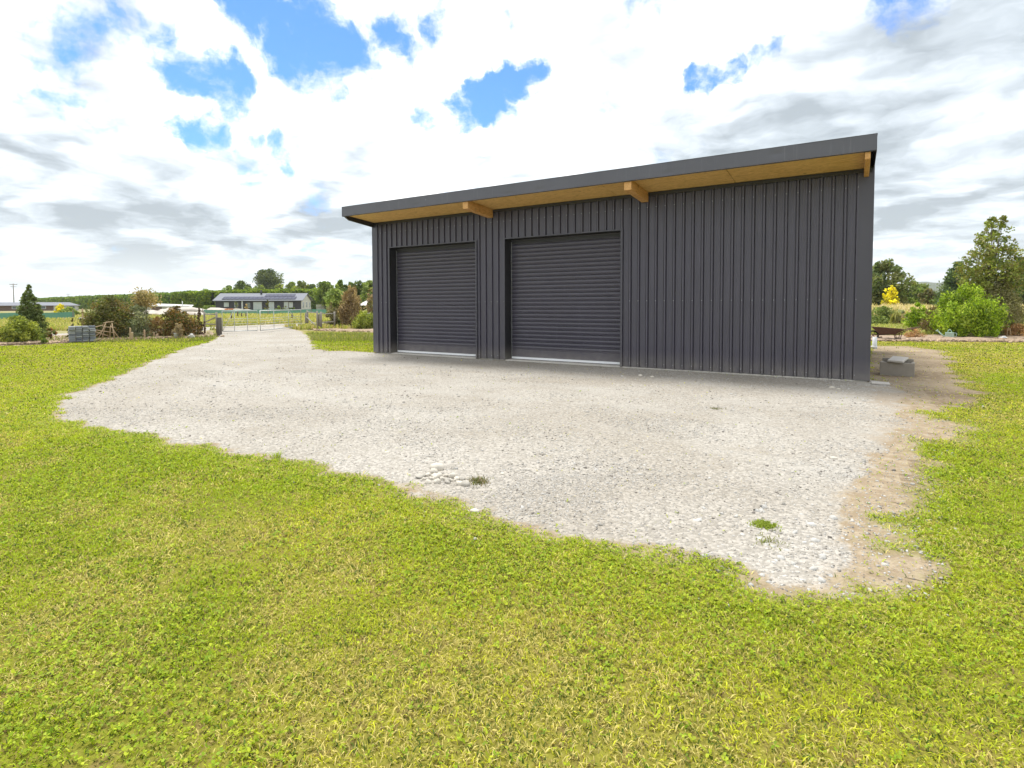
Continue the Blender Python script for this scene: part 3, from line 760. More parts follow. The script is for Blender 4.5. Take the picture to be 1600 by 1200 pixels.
# roof
mb = MB(); pr = profile(-.03, L+.03); vs = []
for x, o in pr: vs += [(x, -OV+.05, ZF1-.045+o), (x, DEPTH+.15, ZF1-.045-SL*(DEPTH+OV)+o)]
mb.add(vs, [(2*i, 2*i+2, 2*i+3, 2*i+1) for i in range(len(pr)-1)]); mb.build('roof', M['steel'], shed)
for X in (-.03, L+.028):
    mb = MB(); mb.hexa([(X, -OV+.05, ZF0), (X+.003, -OV+.05, ZF0), (X+.003, DEPTH+.1, ZF0-SL*(DEPTH+OV)), (X, DEPTH+.1, ZF0-SL*(DEPTH+OV)),
        (X, -OV+.05, ZF1-.02), (X+.003, -OV+.05, ZF1-.02), (X+.003, DEPTH+.1, ZF1-.02-SL*(DEPTH+OV)), (X, DEPTH+.1, ZF1-.02-SL*(DEPTH+OV))])
    mb.build('barge_flashing', M['flash'], shed)

# ------------------------------------------------------------------ PLANTS
def crownmesh(name, parent, mat, Hh, Rr, z0, prof, n, leaf, pal, seed, clumps=60, cr=.2, elong=1.0, up_=0.0, surf=.5, aniso=1.0, long=1.6):
    g = np.random.default_rng(seed)
    t = g.random(clumps*6); pv = np.array([prof(a) for a in t]); keep = g.random(len(t)) < (pv/pv.max())**(.55 if prof is PR['cone'] else 1.3)
    t = t[keep][:clumps]; pv = pv[keep][:clumps]; k = len(t)
    th = g.uniform(0, 2*np.pi, k); rr = pv*Rr*g.random(k)**surf
    cen = np.stack([rr*np.cos(th), rr*np.sin(th)*aniso, z0+t*(Hh-z0)], 1)
    cs = cr*Rr*(.5+pv)*g.uniform(.6, 1.3, k)
    tone = g.uniform(.72, 1.3, k); pick = g.random(k)
    ci = g.integers(0, k, n)
    d = g.normal(0, 1, (n, 3)); d /= np.linalg.norm(d, axis=1)[:, None]
    p = cen[ci]+d*(cs[ci]*g.random(n)**.4)[:, None]*np.array([1, 1, elong])
    p[:, 2] = np.clip(p[:, 2], .02, Hh*1.05)
    a = g.normal(0, 1, (n, 3)); a[:, 2] += up_; a /= np.linalg.norm(a, axis=1)[:, None]
    b = np.cross(a, g.normal(0, 1, (n, 3))); b /= np.linalg.norm(b, axis=1)[:, None]+1e-9
    s = leaf*g.uniform(.6, 1.4, n)
    A = a*(s*long*.5)[:, None]; B = b*(s*.5)[:, None]
    V = np.stack([p-A, p+B*.9, p+A, p-B*.9], 1).reshape(-1, 3)
    pal = np.array(pal); cidx = np.clip((pick[ci]*.7+g.random(n)*.45)*len(pal), 0, len(pal)-1e-3).astype(int)
    c = pal[cidx]*np.array([1.75, 1.7, 1.5])*(tone[ci]*g.uniform(.8, 1.2, n))[:, None]
    return mesh_np(name, V, np.arange(n*4).reshape(n, 4), mat, parent, col=np.repeat(c, 4, 0)), cen
PR = {
 'cone': lambda t: (1-t)**.85*min(1, t*8+.25)+.02,
 'round': lambda t: math.sqrt(max(0, 1-(2*t-1)**2))*.98+.02,
 'dome': lambda t: math.sqrt(max(0, 1-(t)**2.2))*(.82+.18*min(1, t*4)),
 'egg': lambda t: (math.sin(math.pi*min(1, t*.93+.07)**.75))**.8+.02 if 0 < t < 1 else .05,
 'pear': lambda t: (min(1, t/.28+.35) if t < .28 else 1-(t-.28)/.72*.9)**.8*.98+.02,
 'column': lambda t: .55+.45*math.sin(math.pi*min(1, t+.1)) if t < .9 else .45,
 'oak': lambda t: max(.05, math.sin(math.pi*(t*.85+.12))**.6),
 'wisp': lambda t: .4+.6*math.sin(math.pi*t),
}
def plant(name, part, px, by, ty, wpx, style, pal, n, leaf, seed, label, cat, group=None, depth=None, z0=.02, trunk=None, clumps=60, cr=.25, elong=1., up_=0., surf=.5, barkm='bark', limbs=7, long=1.6, aniso=1.):
    base = atd(px, depth) if depth else G(px, by)
    d = dep(base); mpp = d/F
    if depth: Hh = CAM.z+(hor(px)-ty)*mpp
    else: Hh = (by-ty)*mpp
    Rr = wpx*.5*mpp
    t = empty(name, base, random.uniform(0, 6.28) if aniso == 1 else face(px), label=label, cat=cat, group=group)
    z0 = z0*Hh if z0 < 1 else z0
    fo, cen = crownmesh(part, t, M['leaf'], Hh, Rr, z0, PR[style], n, leaf, pal, seed, clumps, cr, elong, up_, surf, aniso, long)
    tw = trunk or max(.012, Hh*.018)
    mb = MB(); top = Hh*(.85 if z0 > .1 else .7)
    mid = (random.uniform(-.04, .04)*Hh, random.uniform(-.04, .04)*Hh)
    mb.tube([(0, 0, -.03), (mid[0]*.5, mid[1]*.5, top*.4), (mid[0], mid[1], top*.75), (mid[0]*.8, mid[1]*.8, top)], [tw, tw*.75, tw*.45, tw*.15], 7)
    for i in range(min(limbs, len(cen))):
        c = cen[int(i*len(cen)/limbs)]; s = max(.1*Hh, c[2]*.55)
        f = min(1, s/(top*.75)); st = (mid[0]*f, mid[1]*f, s*.9)
        mb.tube([st, ((st[0]+c[0])*.5, (st[1]+c[1])*.5, (st[2]+c[2])*.5+.03*Hh), tuple(c)], [tw*.4, tw*.28, tw*.08], 5)
    mb.build('trunk' if (Hh > 1.6 and name.endswith('tree')) or name == 'tree' else 'stem', M[barkm], t)
    return t
def g_(a, b, c, k=1): return (a*k, b*k, c*k)
DKG = [(.035, .060, .016), (.055, .085, .022), (.085, .115, .032)]
CON = [(.06, .085, .032), (.085, .115, .042), (.13, .16, .065)]
YG = [(.15, .18, .035), (.21, .235, .05), (.10, .13, .03)]
BRT = [(.12, .19, .012), (.19, .27, .018), (.085, .135, .014), (.25, .32, .045)]
OLV = [(.10, .11, .035), (.14, .14, .05), (.08, .085, .03)]
BRN = [(.15, .10, .05), (.12, .11, .045), (.085, .09, .03), (.08, .10, .03)]
RSB = [(.14, .09, .04), (.09, .06, .025), (.06, .075, .02), (.20, .12, .05)]
GRB = [(.24, .19, .145), (.19, .15, .115), (.28, .23, .18)]
GRG = [(.16, .18, .12), (.12, .145, .09), (.22, .23, .16)]
DRB = [(.10, .07, .05), (.14, .10, .08), (.07, .05, .04)]
TAN = [(.26, .20, .11), (.32, .25, .15), (.17, .15, .07)]
YEL = [(.48, .42, .02), (.56, .50, .03), (.36, .33, .03)]
MID = [(.09, .13, .03), (.13, .17, .04), (.065, .10, .025)]
LGT = [(.14, .18, .05), (.18, .22, .07), (.10, .14, .04)]

# --- left bed
plant('conifer_tree', 'crown', 48, 533, 446, 50, 'cone', CON, 11000, .045, 1, 'dark green narrow conifer at the far left beside the round yellowish shrub', 'tree', clumps=280, cr=.15, surf=.3, limbs=12)
plant('shrub', 'foliage', 31, 536, 495, 50, 'dome', YG, 6000, .05, 2, 'rounded yellow-green shrub in front of the dark conifer', 'shrub', clumps=70)
plant('shrub', 'foliage', 2, 536, 506, 26, 'dome', [(.30, .29, .08), (.36, .33, .12), (.2, .2, .06)], 2200, .05, 3, 'pale yellow shrub cut by the left edge of the photo', 'shrub', clumps=30)
plant('weed', 'foliage', 67, 538, 526, 12, 'dome', MID, 500, .05, 4, 'small green plant at the foot of the conifer', 'plant', clumps=10)
plant('weed', 'foliage', 80, 533, 512, 13, 'wisp', [(.28, .08, .06), (.10, .14, .04), (.15, .12, .06)], 500, .045, 5, 'slim plant with red leaves between conifer and block stack', 'plant', clumps=12, z0=.25)
plant('shrub', 'foliage', 108, 532, 513, 8, 'dome', OLV, 600, .04, 6, 'little dark bush touching the left side of the grey block stack', 'shrub', clumps=12)
plant('slim_shrub', 'foliage', 114, 528, 494, 5, 'column', OLV, 400, .05, 7, 'left of two slim dark shrubs behind the block stack', 'shrub', clumps=14)
plant('slim_shrub', 'foliage', 129, 528, 494, 8, 'column', OLV, 600, .05, 8, 'right of two slim dark shrubs behind the block stack', 'shrub', clumps=14)
plant('shrub', 'foliage', 174, 528.5, 465, 72, 'dome', BRN, 14000, .055, 9, 'large brownish-green bush behind the stick frame', 'shrub', clumps=150, limbs=14)
plant('small_tree', 'crown', 229, 527, 452, 32, 'oak', TAN, 2600, .05, 10, 'thin bare-stemmed young tree with sparse tan crown above the shrubs', 'tree', clumps=40, z0=.62, cr=.45, trunk=.02)
plant('shrub', 'foliage', 216, 528, 478, 46, 'dome', GRG, 5000, .045, 11, 'loose grey-green shrub right of the large brownish bush', 'shrub', clumps=70, up_=1)
plant('shrub', 'foliage', 243, 527, 496, 34, 'dome', [(.24, .15, .08), (.19, .12, .06), (.29, .2, .12)], 3800, .035, 12, 'light brown rounded bush between two larger shrubs', 'shrub', clumps=50, up_=1)
plant('shrub', 'foliage', 278, 526, 480, 54, 'dome', RSB, 9000, .05, 13, 'large dark green and bronze bush left of the dead narrow bush', 'shrub', clumps=110, limbs=12)
plant('shrub', 'foliage', 279, 529, 505, 19, 'dome', GRB, 2200, .03, 14, 'small grey dry twiggy bush beside the white bucket', 'shrub', clumps=26, up_=.8)
plant('shrub', 'foliage', 312, 524.5, 481, 12, 'cone', DRB, 2400, .04, 15, 'narrow dead dark brown bush by the gate fence', 'shrub', clumps=60, up_=2)
plant('shrub', 'foliage', 305, 524, 489, 7, 'cone', DRB, 900, .04, 16, 'shorter brown spike touching the left of the dead narrow bush', 'shrub', clumps=20, up_=2)
plant('shrub', 'foliage', 319, 525, 496, 7, 'cone', DRB, 700, .04, 17, 'low brown tuft touching the right of the dead narrow bush', 'shrub', clumps=16, up_=2)
plant('shrub', 'foliage', 225, 520, 514, 22, 'dome', [(.42, .37, .2), (.5, .45, .27)], 900, .05, 18, 'pale straw clump under the grey-green shrub', 'plant', clumps=14)
# --- behind the shed's left end
plant('small_tree', 'crown', 526, 512, 446, 34, 'oak', LGT, 4500, .10, 20, 'loose light green tree left of the brown weeping tree', 'tree', clumps=60, z0=.2, cr=.3, depth=42)
plant('small_tree', 'crown', 519, 513, 470, 20, 'egg', [(.15, .13, .08), (.19, .18, .12), (.11, .10, .06)], 2600, .055, 21, 'thin grey-brown shrub by the right fence rails', 'shrub', clumps=40, up_=1)
plant('weeping_tree', 'crown', 549, 513, 443, 32, 'egg', [(.20, .14, .09), (.15, .11, .065), (.25, .19, .13)], 8000, .06, 22, 'brown weeping tree left of the shed', 'tree', clumps=120, up_=-1.5, elong=1.8, surf=.4)
plant('shrub', 'foliage', 537, 512, 482, 16, 'dome', [(.13, .09, .07), (.10, .07, .05), (.18, .13, .1)], 2400, .05, 23, 'dark brown bush left of the weeping tree', 'shrub', clumps=40, up_=-1)
plant('rose_bush', 'foliage', 528, 512.5, 496, 14, 'dome', [(.10, .14, .06), (.15, .19, .1), (.1, .13, .05), (.6, .6, .5)], 1300, .06, 24, 'low green bush with white blooms near the right fence rails', 'shrub', clumps=26)
plant('shrub', 'foliage', 571, 515, 487, 38, 'dome', YG, 7000, .055, 25, 'rounded yellow-green shrub beside the left wall of the shed', 'shrub', clumps=80)
plant('small_tree', 'crown', 581, 512, 450, 16, 'oak', [(.24, .19, .15), (.2, .15, .1), (.17, .17, .09)], 1800, .07, 26, 'pinkish-brown tree half hidden by the shed corner', 'tree', clumps=40, z0=.2, depth=36)

# --- right side
plant('young_tree', 'crown', 1549, 524, 338, 92, 'pear', [(.11, .14, .03), (.16, .19, .045), (.15, .14, .05), (.09, .12, .03)], 8500, .07, 30, 'tall open-crowned tree behind the bright green bush', 'tree', clumps=230, z0=.30, cr=.15, trunk=.06, surf=.5, limbs=30)
plant('shrub', 'foliage', 1556, 525, 428, 64, 'egg', [(.16, .155, .085), (.12, .12, .06), (.2, .185, .115)], 11000, .05, 31, 'grey-green twiggy bush at the foot of the tall tree', 'shrub', clumps=150, up_=.8, limbs=14)
plant('shrub', 'foliage', 1512, 527, 443, 88, 'egg', BRT, 17000, .058, 32, 'large bright lime green leafy bush', 'shrub', clumps=170, up_=1.2, cr=.17, elong=1.5, limbs=14)
plant('shrub', 'foliage', 1463, 524, 478, 40, 'dome', [(.09, .065, .035), (.13, .085, .05), (.09, .095, .035)], 5000, .045, 33, 'dark brownish bush left of the large lime green bush', 'shrub', clumps=70)
plant('shrub', 'foliage', 1431, 518, 475, 32, 'dome', BRT, 4600, .055, 34, 'smaller lime green bush above the wheelbarrow handles', 'shrub', clumps=60, up_=1)
plant('shrub', 'foliage', 1428, 529, 514, 25, 'dome', [(.28, .17, .10), (.22, .13, .08), (.34, .22, .14)], 1800, .03, 35, 'small round reddish brown dead bush right of the wheelbarrow', 'shrub', clumps=30, up_=.5)
plant('weed', 'foliage', 1517, 529, 520, 10, 'dome', [(.15, .15, .07), (.2, .18, .1)], 500, .03, 36, 'tiny olive plant in front of the lime green bush', 'plant', clumps=10)
plant('shrub', 'foliage', 1594, 527, 507, 44, 'dome', [(.26, .15, .08), (.20, .11, .05), (.3, .19, .11)], 3600, .035, 37, 'rusty brown low bush at the right edge of the photo', 'shrub', clumps=44, up_=1)
plant('shrub', 'foliage', 1372, 513, 493, 30, 'dome', [(.08, .11, .03), (.15, .18, .06), (.06, .085, .025)], 3000, .055, 38, 'low green bush above the rusty wheelbarrow tray', 'shrub', clumps=40)
plant('shrub', 'foliage', 1383, 498, 479, 44, 'dome', [(.11, .15, .04), (.17, .2, .07), (.07, .11, .03)], 3000, .08, 39, 'low spreading green shrub beyond the wheelbarrow', 'shrub', clumps=40, depth=38)
plant('flax', 'leaves', 1397, 512, 494, 16, 'wisp', [(.26, .13, .06), (.15, .15, .05), (.2, .2, .09)], 260, .16, 40, 'reddish spiky flax between the low bush and small lime bush', 'plant', clumps=8, up_=3, long=3.5)
plant('shrub', 'foliage', 1408, 500, 484, 20, 'dome', [(.2, .22, .14), (.26, .27, .18)], 1500, .06, 41, 'pale silvery shrub just left of the small lime bush', 'shrub', clumps=24, depth=36)
plant('shrub', 'foliage', 1585, 512, 470, 40, 'dome', [(.14, .15, .05), (.19, .18, .07), (.10, .11, .04)], 3600, .07, 42, 'olive shrub behind the twiggy bush at the right edge', 'shrub', clumps=50, depth=33)

# far right trees
FR = 'trees beyond the golden grass'
plant('tree', 'crown', 1383, 0, 407, 62, 'oak', [(.06, .085, .035), (.09, .12, .045), (.13, .14, .06)], 7000, .22, 50, 'dark broad tree just right of the shed corner', 'tree', FR, depth=62, z0=.12, clumps=90, cr=.26, limbs=14, aniso=1)
plant('tree', 'crown', 1352, 0, 420, 60, 'oak', MID, 4000, .25, 51, 'dark tree mostly hidden behind the shed corner', 'tree', FR, depth=72, z0=.1, clumps=60)
plant('yellow_tree', 'crown', 1391, 469, 443, 23, 'egg', YEL, 3400, .13, 52, 'small bright yellow tree below the dark broad tree', 'tree', depth=58, z0=.1, clumps=110, cr=.18)
plant('tree', 'crown', 1434, 0, 434, 26, 'oak', LGT, 3000, .25, 53, 'light green leaning tree in front of the grey hill', 'tree', FR, depth=85, z0=.1, clumps=50)
plant('tree', 'crown', 1410, 0, 456, 34, 'dome', MID, 2200, .25, 54, 'low dark bush right of the yellow tree', 'tree', FR, depth=80, z0=.03, clumps=40)
plant('tree', 'crown', 1450, 0, 453, 30, 'dome', [(.11, .10, .05), (.08, .09, .035), (.14, .12, .06)], 2400, .22, 55, 'brownish low tree below the hill', 'tree', FR, depth=76, z0=.03, clumps=40)
plant('tree', 'crown', 1473, 0, 457, 30, 'dome', MID, 2400, .22, 56, 'low green bush at the left foot of the dark conifer clump', 'tree', FR, depth=74, z0=.03, clumps=40)
plant('conifer_tree', 'crown', 1494, 0, 409, 62, 'cone', [(.05, .085, .04), (.07, .11, .045), (.10, .135, .06)], 8000, .2, 57, 'broad dark conifer left of the tall open-crowned tree', 'tree', FR, depth=66, z0=.03, clumps=120, surf=.35)
plant('tree', 'crown', 1520, 0, 418, 40, 'oak', LGT, 3600, .2, 58, 'light green tree between the dark conifer and the tall tree', 'tree', FR, depth=60, z0=.08, clumps=60)
plant('tree', 'crown', 1600, 0, 403, 50, 'oak', [(.05, .09, .035), (.07, .115, .04)], 3600, .2, 59, 'dark green tree cut by the right edge of the photo', 'tree', FR, depth=58, z0=.1, clumps=60)
plant('tree', 'crown', 1575, 0, 440, 60, 'dome', MID, 3600, .22, 60, 'rounded olive tree behind the twiggy bush at right', 'tree', FR, depth=75, z0=.03, clumps=60)
for i, (px, ty, w, d) in enumerate(((1362, 452, 50, 90), (1402, 458, 40, 92), (1428, 456, 44, 90), (1462, 457, 44, 88), (1545, 452, 70, 84), (1610, 450, 60, 80), (1660, 430, 90, 70), (1720, 440, 90, 66))):
    plant('hedgerow_bush', 'foliage', px, 0, ty, w, 'dome', [(.085, .11, .04), (.12, .14, .055), (.07, .085, .035)], 2200, .26, 70+i,
          ['dark low bush right against the shed corner in the far hedgerow', 'hedgerow bush behind the yellow tree', 'hedgerow bush under the leaning light green tree', 'hedgerow bush under the grey hill',
           'hedgerow bush behind the tall open-crowned tree', 'hedgerow bush at the right edge of the photo', 'hedgerow bush beyond the right edge', 'farthest right hedgerow bush beyond the frame'][i], 'bush', 'far hedgerow bushes', depth=d, clumps=40)

# far left: hedges and trees
def hedge(name, pts, z, th, n, pal, seed, label):
    """pts: list of (px, depth, top_y)"""
    g = np.random.default_rng(seed)
    base = [atd(p, d) for p, d, t in pts]; hs = [CAM.z+(hor(p)-t)*d/F for p, d, t in pts]
    t = empty(name, base[0], 0, label=label, cat='hedge'); o = base[0]
    segl = [(base[i+1]-base[i]).length for i in range(len(base)-1)]; tot = sum(segl)
    V = []; col = []
    pal = np.array(pal)
    for i in range(len(base)-1):
        m = int(n*segl[i]/tot); u = g.random(m); s = g.random(m)
        d = (base[i+1]-base[i]); dn = d.normalized(); nr = Vector((-dn.y, dn.x, 0))
        x = base[i].x-o.x+d.x*u; y = base[i].y-o.y+d.y*u; hh = hs[i]+(hs[i+1]-hs[i])*u
        al = u*segl[i]; hh = hh*(1+.05*(fbm(al*.35, al*0, seed, 3)-.5)*2)
        # positions on an inverted U section
        side = s*(2*hh+th); off = np.where(side < hh, -th/2, np.where(side < hh+th, side-hh-th/2, th/2)); zz = np.where(side < hh, side, np.where(side < hh+th, hh, 2*hh+th-side))
        rnd = .86+.14*np.cos(off/th*2)
        zz = zz*rnd; off = off+ (fbm(al*.6, zz*.9, seed+2, 3)-.5)*1.0+g.normal(0, .12, m); zz = zz+g.normal(0, .1, m)
        P = np.stack([x+nr.x*off, y+nr.y*off, np.maximum(zz, .03)], 1)
        a = g.normal(0, 1, (m, 3)); a /= np.linalg.norm(a, axis=1)[:, None]; b = np.cross(a, g.normal(0, 1, (m, 3))); b /= np.linalg.norm(b, axis=1)[:, None]
        sz = z*g.uniform(.6, 1.4, m); A = a*sz[:, None]*.7; B = b*sz[:, None]*.5
        V.append(np.stack([P-A, P+B, P+A, P-B], 1).reshape(-1, 3))
        tone = .7+.7*fbm(al*.25, zz*.5, seed+5, 3)
        c = pal[g.integers(0, len(pal), m)]*np.array([1.8, 1.75, 1.4])*(tone*g.uniform(.8, 1.2, m))[:, None]; col.append(np.repeat(c, 4, 0))
    V = np.concatenate(V); col = np.concatenate(col)
    mesh_np('foliage', V, np.arange(len(V)).reshape(-1, 4), M['leaf'], t, col=col)
    mb = MB()
    for i in range(len(base)-1):
        a = base[i]-o; b = base[i+1]-o; dn = (b-a).normalized(); nr = Vector((-dn.y, dn.x, 0))*th*.30
        ha, hb = hs[i]*.86, hs[i+1]*.86
        mb.hexa([tuple(a-nr), tuple(b-nr), tuple(b+nr), tuple(a+nr), (a.x-nr.x, a.y-nr.y, ha), (b.x-nr.x, b.y-nr.y, hb), (b.x+nr.x, b.y+nr.y, hb), (a.x+nr.x, a.y+nr.y, ha)])
    mb.build('branches', M['hedgecore'], t)  # solid dark core added to fill the hedge inside its leaf shell
M['hedgecore'] = simple('hedge_branches', (.03, .045, .015), .95, .3, .6)
HG = [(.085, .13, .022), (.12, .17, .03), (.17, .21, .035), (.06, .10, .02)]
hedge('hedge', [(40, 300, 467.5), (150, 215, 463), (277, 165, 458)], .55, 3.2, 22000, [(c[0]*.8, c[1]*.85, c[2]) for c in HG], 1, 'long clipped hedge receding to the far left')
hedge('hedge', [(276, 150, 457.5), (335, 148, 455.5), (520, 165, 452)], .5, 3.5, 24000, HG, 2, 'tall clipped hedge running behind the long grey-roofed house')
LT = 'trees rising behind the hedge'
plant('pine_tree', 'crown', 421, 0, 423, 38, 'oak', [(.035, .055, .022), (.055, .08, .03), (.08, .1, .04)], 6500, .5, 100, 'large dark pine standing above the hedge behind the house', 'tree', LT, depth=240, z0=.35, clumps=46, cr=.34, trunk=.5, surf=.6)
for i, (px, ty, w, d, pal, st) in enumerate(((380, 440, 26, 210, DKG, 'oak'), (392, 447, 22, 205, MID, 'oak'), (360, 448, 30, 215, MID, 'oak'), (320, 451, 24, 220, MID, 'oak'), (406, 444, 20, 215, LGT, 'oak'), (437, 444, 24, 200, YG, 'oak'), (455, 443, 26, 200, MID, 'oak'), (472, 441, 24, 198, YG, 'oak'), (488, 446, 22, 198, DKG, 'oak'))):
    plant('tree', 'crown', px, 0, ty, w, st, pal, 2600, .5, 110+i,
          ['dark tree left of the black chimney behind the hedge', 'green tree behind the chimney top', 'low green tree behind the left roof end', 'lowest green treetop over the left hedge', 'pale treetop just left of the large dark pine',
           'yellowish treetop right of the large dark pine', 'green treetop above the middle of the solar panels', 'yellowish treetop above the right roof end', 'dark treetop behind the cream gable'][i], 'tree', LT, depth=d, z0=.1, clumps=40, cr=.35)
for i, (px, ty, w, d, pal, st) in enumerate(((499, 452, 24, 150, DKG, 'dome'), (510, 440, 32, 120, MID, 'oak'), (532, 439, 30, 112, MID, 'cone'), (547, 444, 28, 108, DKG, 'oak'), (562, 440, 32, 104, DKG, 'oak'), (580, 438, 30, 100, LGT, 'oak'), (600, 440, 40, 98, MID, 'oak'))):
    plant('tree', 'crown', px, 0, ty, w, st, pal, 4500, .3, 130+i,
          ['dark tree right beside the cream gable', 'green tree right of the cream gable', 'pointed green tree behind the loose light tree', 'dark tree behind the brown weeping tree', 'dark dense tree above the small white-roofed pavilion',
           'light green tree touching the shed corner', 'green tree hidden by the shed corner'][i], 'tree', 'trees between house and shed', depth=d, z0=.04, clumps=70, cr=.28)
plant('yellow_shrub', 'foliage', 95, 0, 473, 15, 'dome', YEL, 1500, .14, 140, 'bright yellow shrub by the far left bungalow', 'shrub', depth=75, clumps=24)
plant('shrub', 'foliage', 107, 0, 481, 30, 'dome', LGT, 1800, .16, 141, 'pale green low shrub right of the yellow shrub', 'shrub', depth=72, clumps=24)
plant('shrub', 'foliage', 326, 0, 478, 26, 'dome', MID, 1500, .16, 142, 'green shrub at the left end of the long house', 'shrub', depth=118, clumps=24)
for i, px in enumerate((369, 385, 417, 434, 446, 456)):
    plant('garden_shrub', 'foliage', px, 0, [471, 471, 468, 478, 478, 480][i], [6, 5, 7, 10, 8, 10][i], 'dome', [GRG, TAN, OLV, LGT, GRG, MID][i], 500, .16, 150+i,
          ['slim shrub at the left porch post of the house', 'tan slim shrub right of the white porch post', 'dark climber on the middle of the house wall', 'pale shrub under the middle window', 'grey shrub under the right window', 'green shrub left of the black garage recess'][i], 'shrub', 'shrubs along the house front', depth=104, clumps=12)

# ------------------------------------------------------------------ FIELD grass stuff
def tallgrass(name, pxr, dr, n, hgt, w, pal, seed):
    g = np.random.default_rng(seed)
    px = g.uniform(pxr[0], pxr[1], n); d = g.uniform(dr[0]**.5, dr[1]**.5, n)**2
    f2 = np.array(fw[:2])/math.hypot(fw.x, fw.y); r2 = np.array((f2[1], -f2[0]))
    P = np.array(CAM[:2])+d[:, None]*f2+(d*(px-CX)/F)[:, None]*r2
    k = fbm(P[:, 0]*.25, P[:, 1]*.25, seed, 4); ok = (g.random(n) < np.clip(k*1.8, .1, 1)) & ~inpoly(P[:, 0], P[:, 1], rd) & ~inpoly(P[:, 0], P[:, 1], GRAVEL) & ~inpoly(P[:, 0], P[:, 1], SHED)
    P = P[ok]; n = len(P); pal = np.array(pal)
    c = pal[g.integers(0, len(pal), n)]*(.7+.6*k[ok])[:, None]*g.uniform(.8, 1.2, (n, 1))
    hh = hgt*g.uniform(.5, 1.2, n)*(.6+.8*k[ok])
    return blade_mesh(name, P, hh, np.full(n, w), c, np.full(n, .4), M['grass'], z0=0)
GOLD = [(.66, .52, .32), (.72, .60, .40), (.56, .46, .24), (.42, .38, .16)]
tallgrass('golden_grass', (1340, 1720), (42, 72), 26000, 1.15, .12, GOLD, 1)
tallgrass('rough_grass', (1335, 1800), (23.5, 42), 30000, .28, .05, [(.34, .38, .08), (.44, .44, .14), (.26, .31, .06), (.55, .48, .24)], 2)
tallgrass('field_grass', (-100, 700), (31, 95), 60000, .30, .10, [(.46, .42, .16), (.55, .46, .22), (.38, .39, .10), (.32, .35, .08)], 3)
tallgrass('verge_grass', (-100, 640), (21, 27), 9000, .16, .03, [(.26, .28, .08), (.33, .31, .13), (.20, .24, .06)], 4)
# clods along the bed edges
def clods(pxa, n, seed):
    g = np.random.default_rng(seed); k = np.linspace(0, len(pxa)-1.001, n)+g.normal(0, .02, n); k = np.clip(k, 0, len(pxa)-1.001); i = k.astype(int); f = k-i
    A = np.array(pxa, float); q = A[i]*(1-f)[:, None]+A[i+1]*f[:, None]
    P = np.array([G(a, b)[:2] for a, b in q]); P += g.normal(0, .14, P.shape)
    c = np.array([.34, .25, .17])*g.uniform(.4, 1.4, (n, 1))
    return pebbles(P, np.clip(.09*np.exp(g.normal(0, .4, n)), .03, .15), c, .03)
vs, fs, cs = [], [], []; off = 0
for e, n, s in (([(-100, 546), (0, 540), (62, 538), (112, 535), (200, 530.5), (336, 526.5)], 420, 1), ([(490, 516), (520, 517.5), (560, 518.5), (600, 519)], 160, 2), ([(1340, 533), (1400, 533.5), (1480, 534), (1600, 535), (1700, 536.5)], 420, 3), ([(1340, 530), (1480, 531), (1600, 532), (1700, 533)], 250, 4)):
    v, f, c = clods(e, n, s); vs.append(v); fs.append(f+off); cs.append(c); off += len(v)
tag(mesh_np('mulch', np.concatenate(vs), np.concatenate(fs), M['pebble'], col=np.concatenate(cs)), kind='stuff')

# ------------------------------------------------------------------ HILL
V = []; nx_, ny_ = 80, 14
for i in range(nx_+1):
    px = 1180+i*(2000-1180)/nx_
    for j in range(ny_+1):
        t = j/ny_; p = atd(px, 1150+t*600)
        prof_x = np.interp(px, [1180, 1385, 1402, 1425, 1445, 1500, 1600, 1700, 2000], [0, 14, 33, 40, 41, 40, 33, 27, 8])
        h_ = prof_x/F*1400*math.sin(math.pi*min(1, t*1.1)*.5)**.8 if t < .95 else 0
        V.append((p.x, p.y, -1+h_*(1+.04*math.sin(i*1.3)+.03*math.sin(i*.37+2))))
m = ny_+1
F4 = np.array([(i*m+j, (i+1)*m+j, (i+1)*m+j+1, i*m+j+1) for i in range(nx_) for j in range(ny_)])
M['hill'] = ground_mat('hill_pasture', (.085, .105, .07), (.12, .125, .085), (.05, .07, .04), .01, .02, .2, 1)
tag(mesh_np('hill', np.array(V), F4, M['hill'], smooth=True), kind='structure')

# ------------------------------------------------------------------ HOUSE (long, grey roof)
hp = atd(335, 128); hr = face(400)-R(21)
house = empty('house', hp, hr, label='long low dark house with grey roof, solar panels and cream gable end', cat='house')
HL, HW, HE, HR_ = 19.6, 8.0, 2.45, 4.15
mb = MB(); mb.box(0, HL-.15, .5, HW-.5, 0, HE); mb.box(0, 3.9, 1.6, 1.7, 0, HE); mb.build('wall', M['darkwall'], house)
mb = MB(); mb.prism([(.45, 0), (HW-.45, 0), (HW-.45, HE), (HW/2, HR_-.12), (.45, HE)], HL-.15, HL, 'x'); mb.build('gable_wall', M['creamwall'], house)
mb = MB()
for y0, y1 in ((-.1, HW/2), (HW+.1, HW/2)):
    mb.hexa([(-.4, y0, HE-.05), (HL+.4, y0, HE-.05), (HL+.4, y1, HR_), (-.4, y1, HR_), (-.4, y0, HE+.05), (HL+.4, y0, HE+.05), (HL+.4, y1, HR_+.1), (-.4, y1, HR_+.1)])
rf = mb.build('roof', M['roofsteel'], house)
sl = (HR_-HE)/(HW/2+.1)
def onroof(x0, x1, y0, y1, nm, mat, h=.16):
    f = lambda y: HE+.05+(y+.1)*sl+h
    m_ = MB(); m_.hexa([(x0, y0, f(y0)-.06), (x1, y0, f(y0)-.06), (x1, y1, f(y1)-.06), (x0, y1, f(y1)-.06), (x0, y0, f(y0)), (x1, y0, f(y0)), (x1, y1, f(y1)), (x0, y1, f(y1))])
    return m_.build(nm, mat, rf)
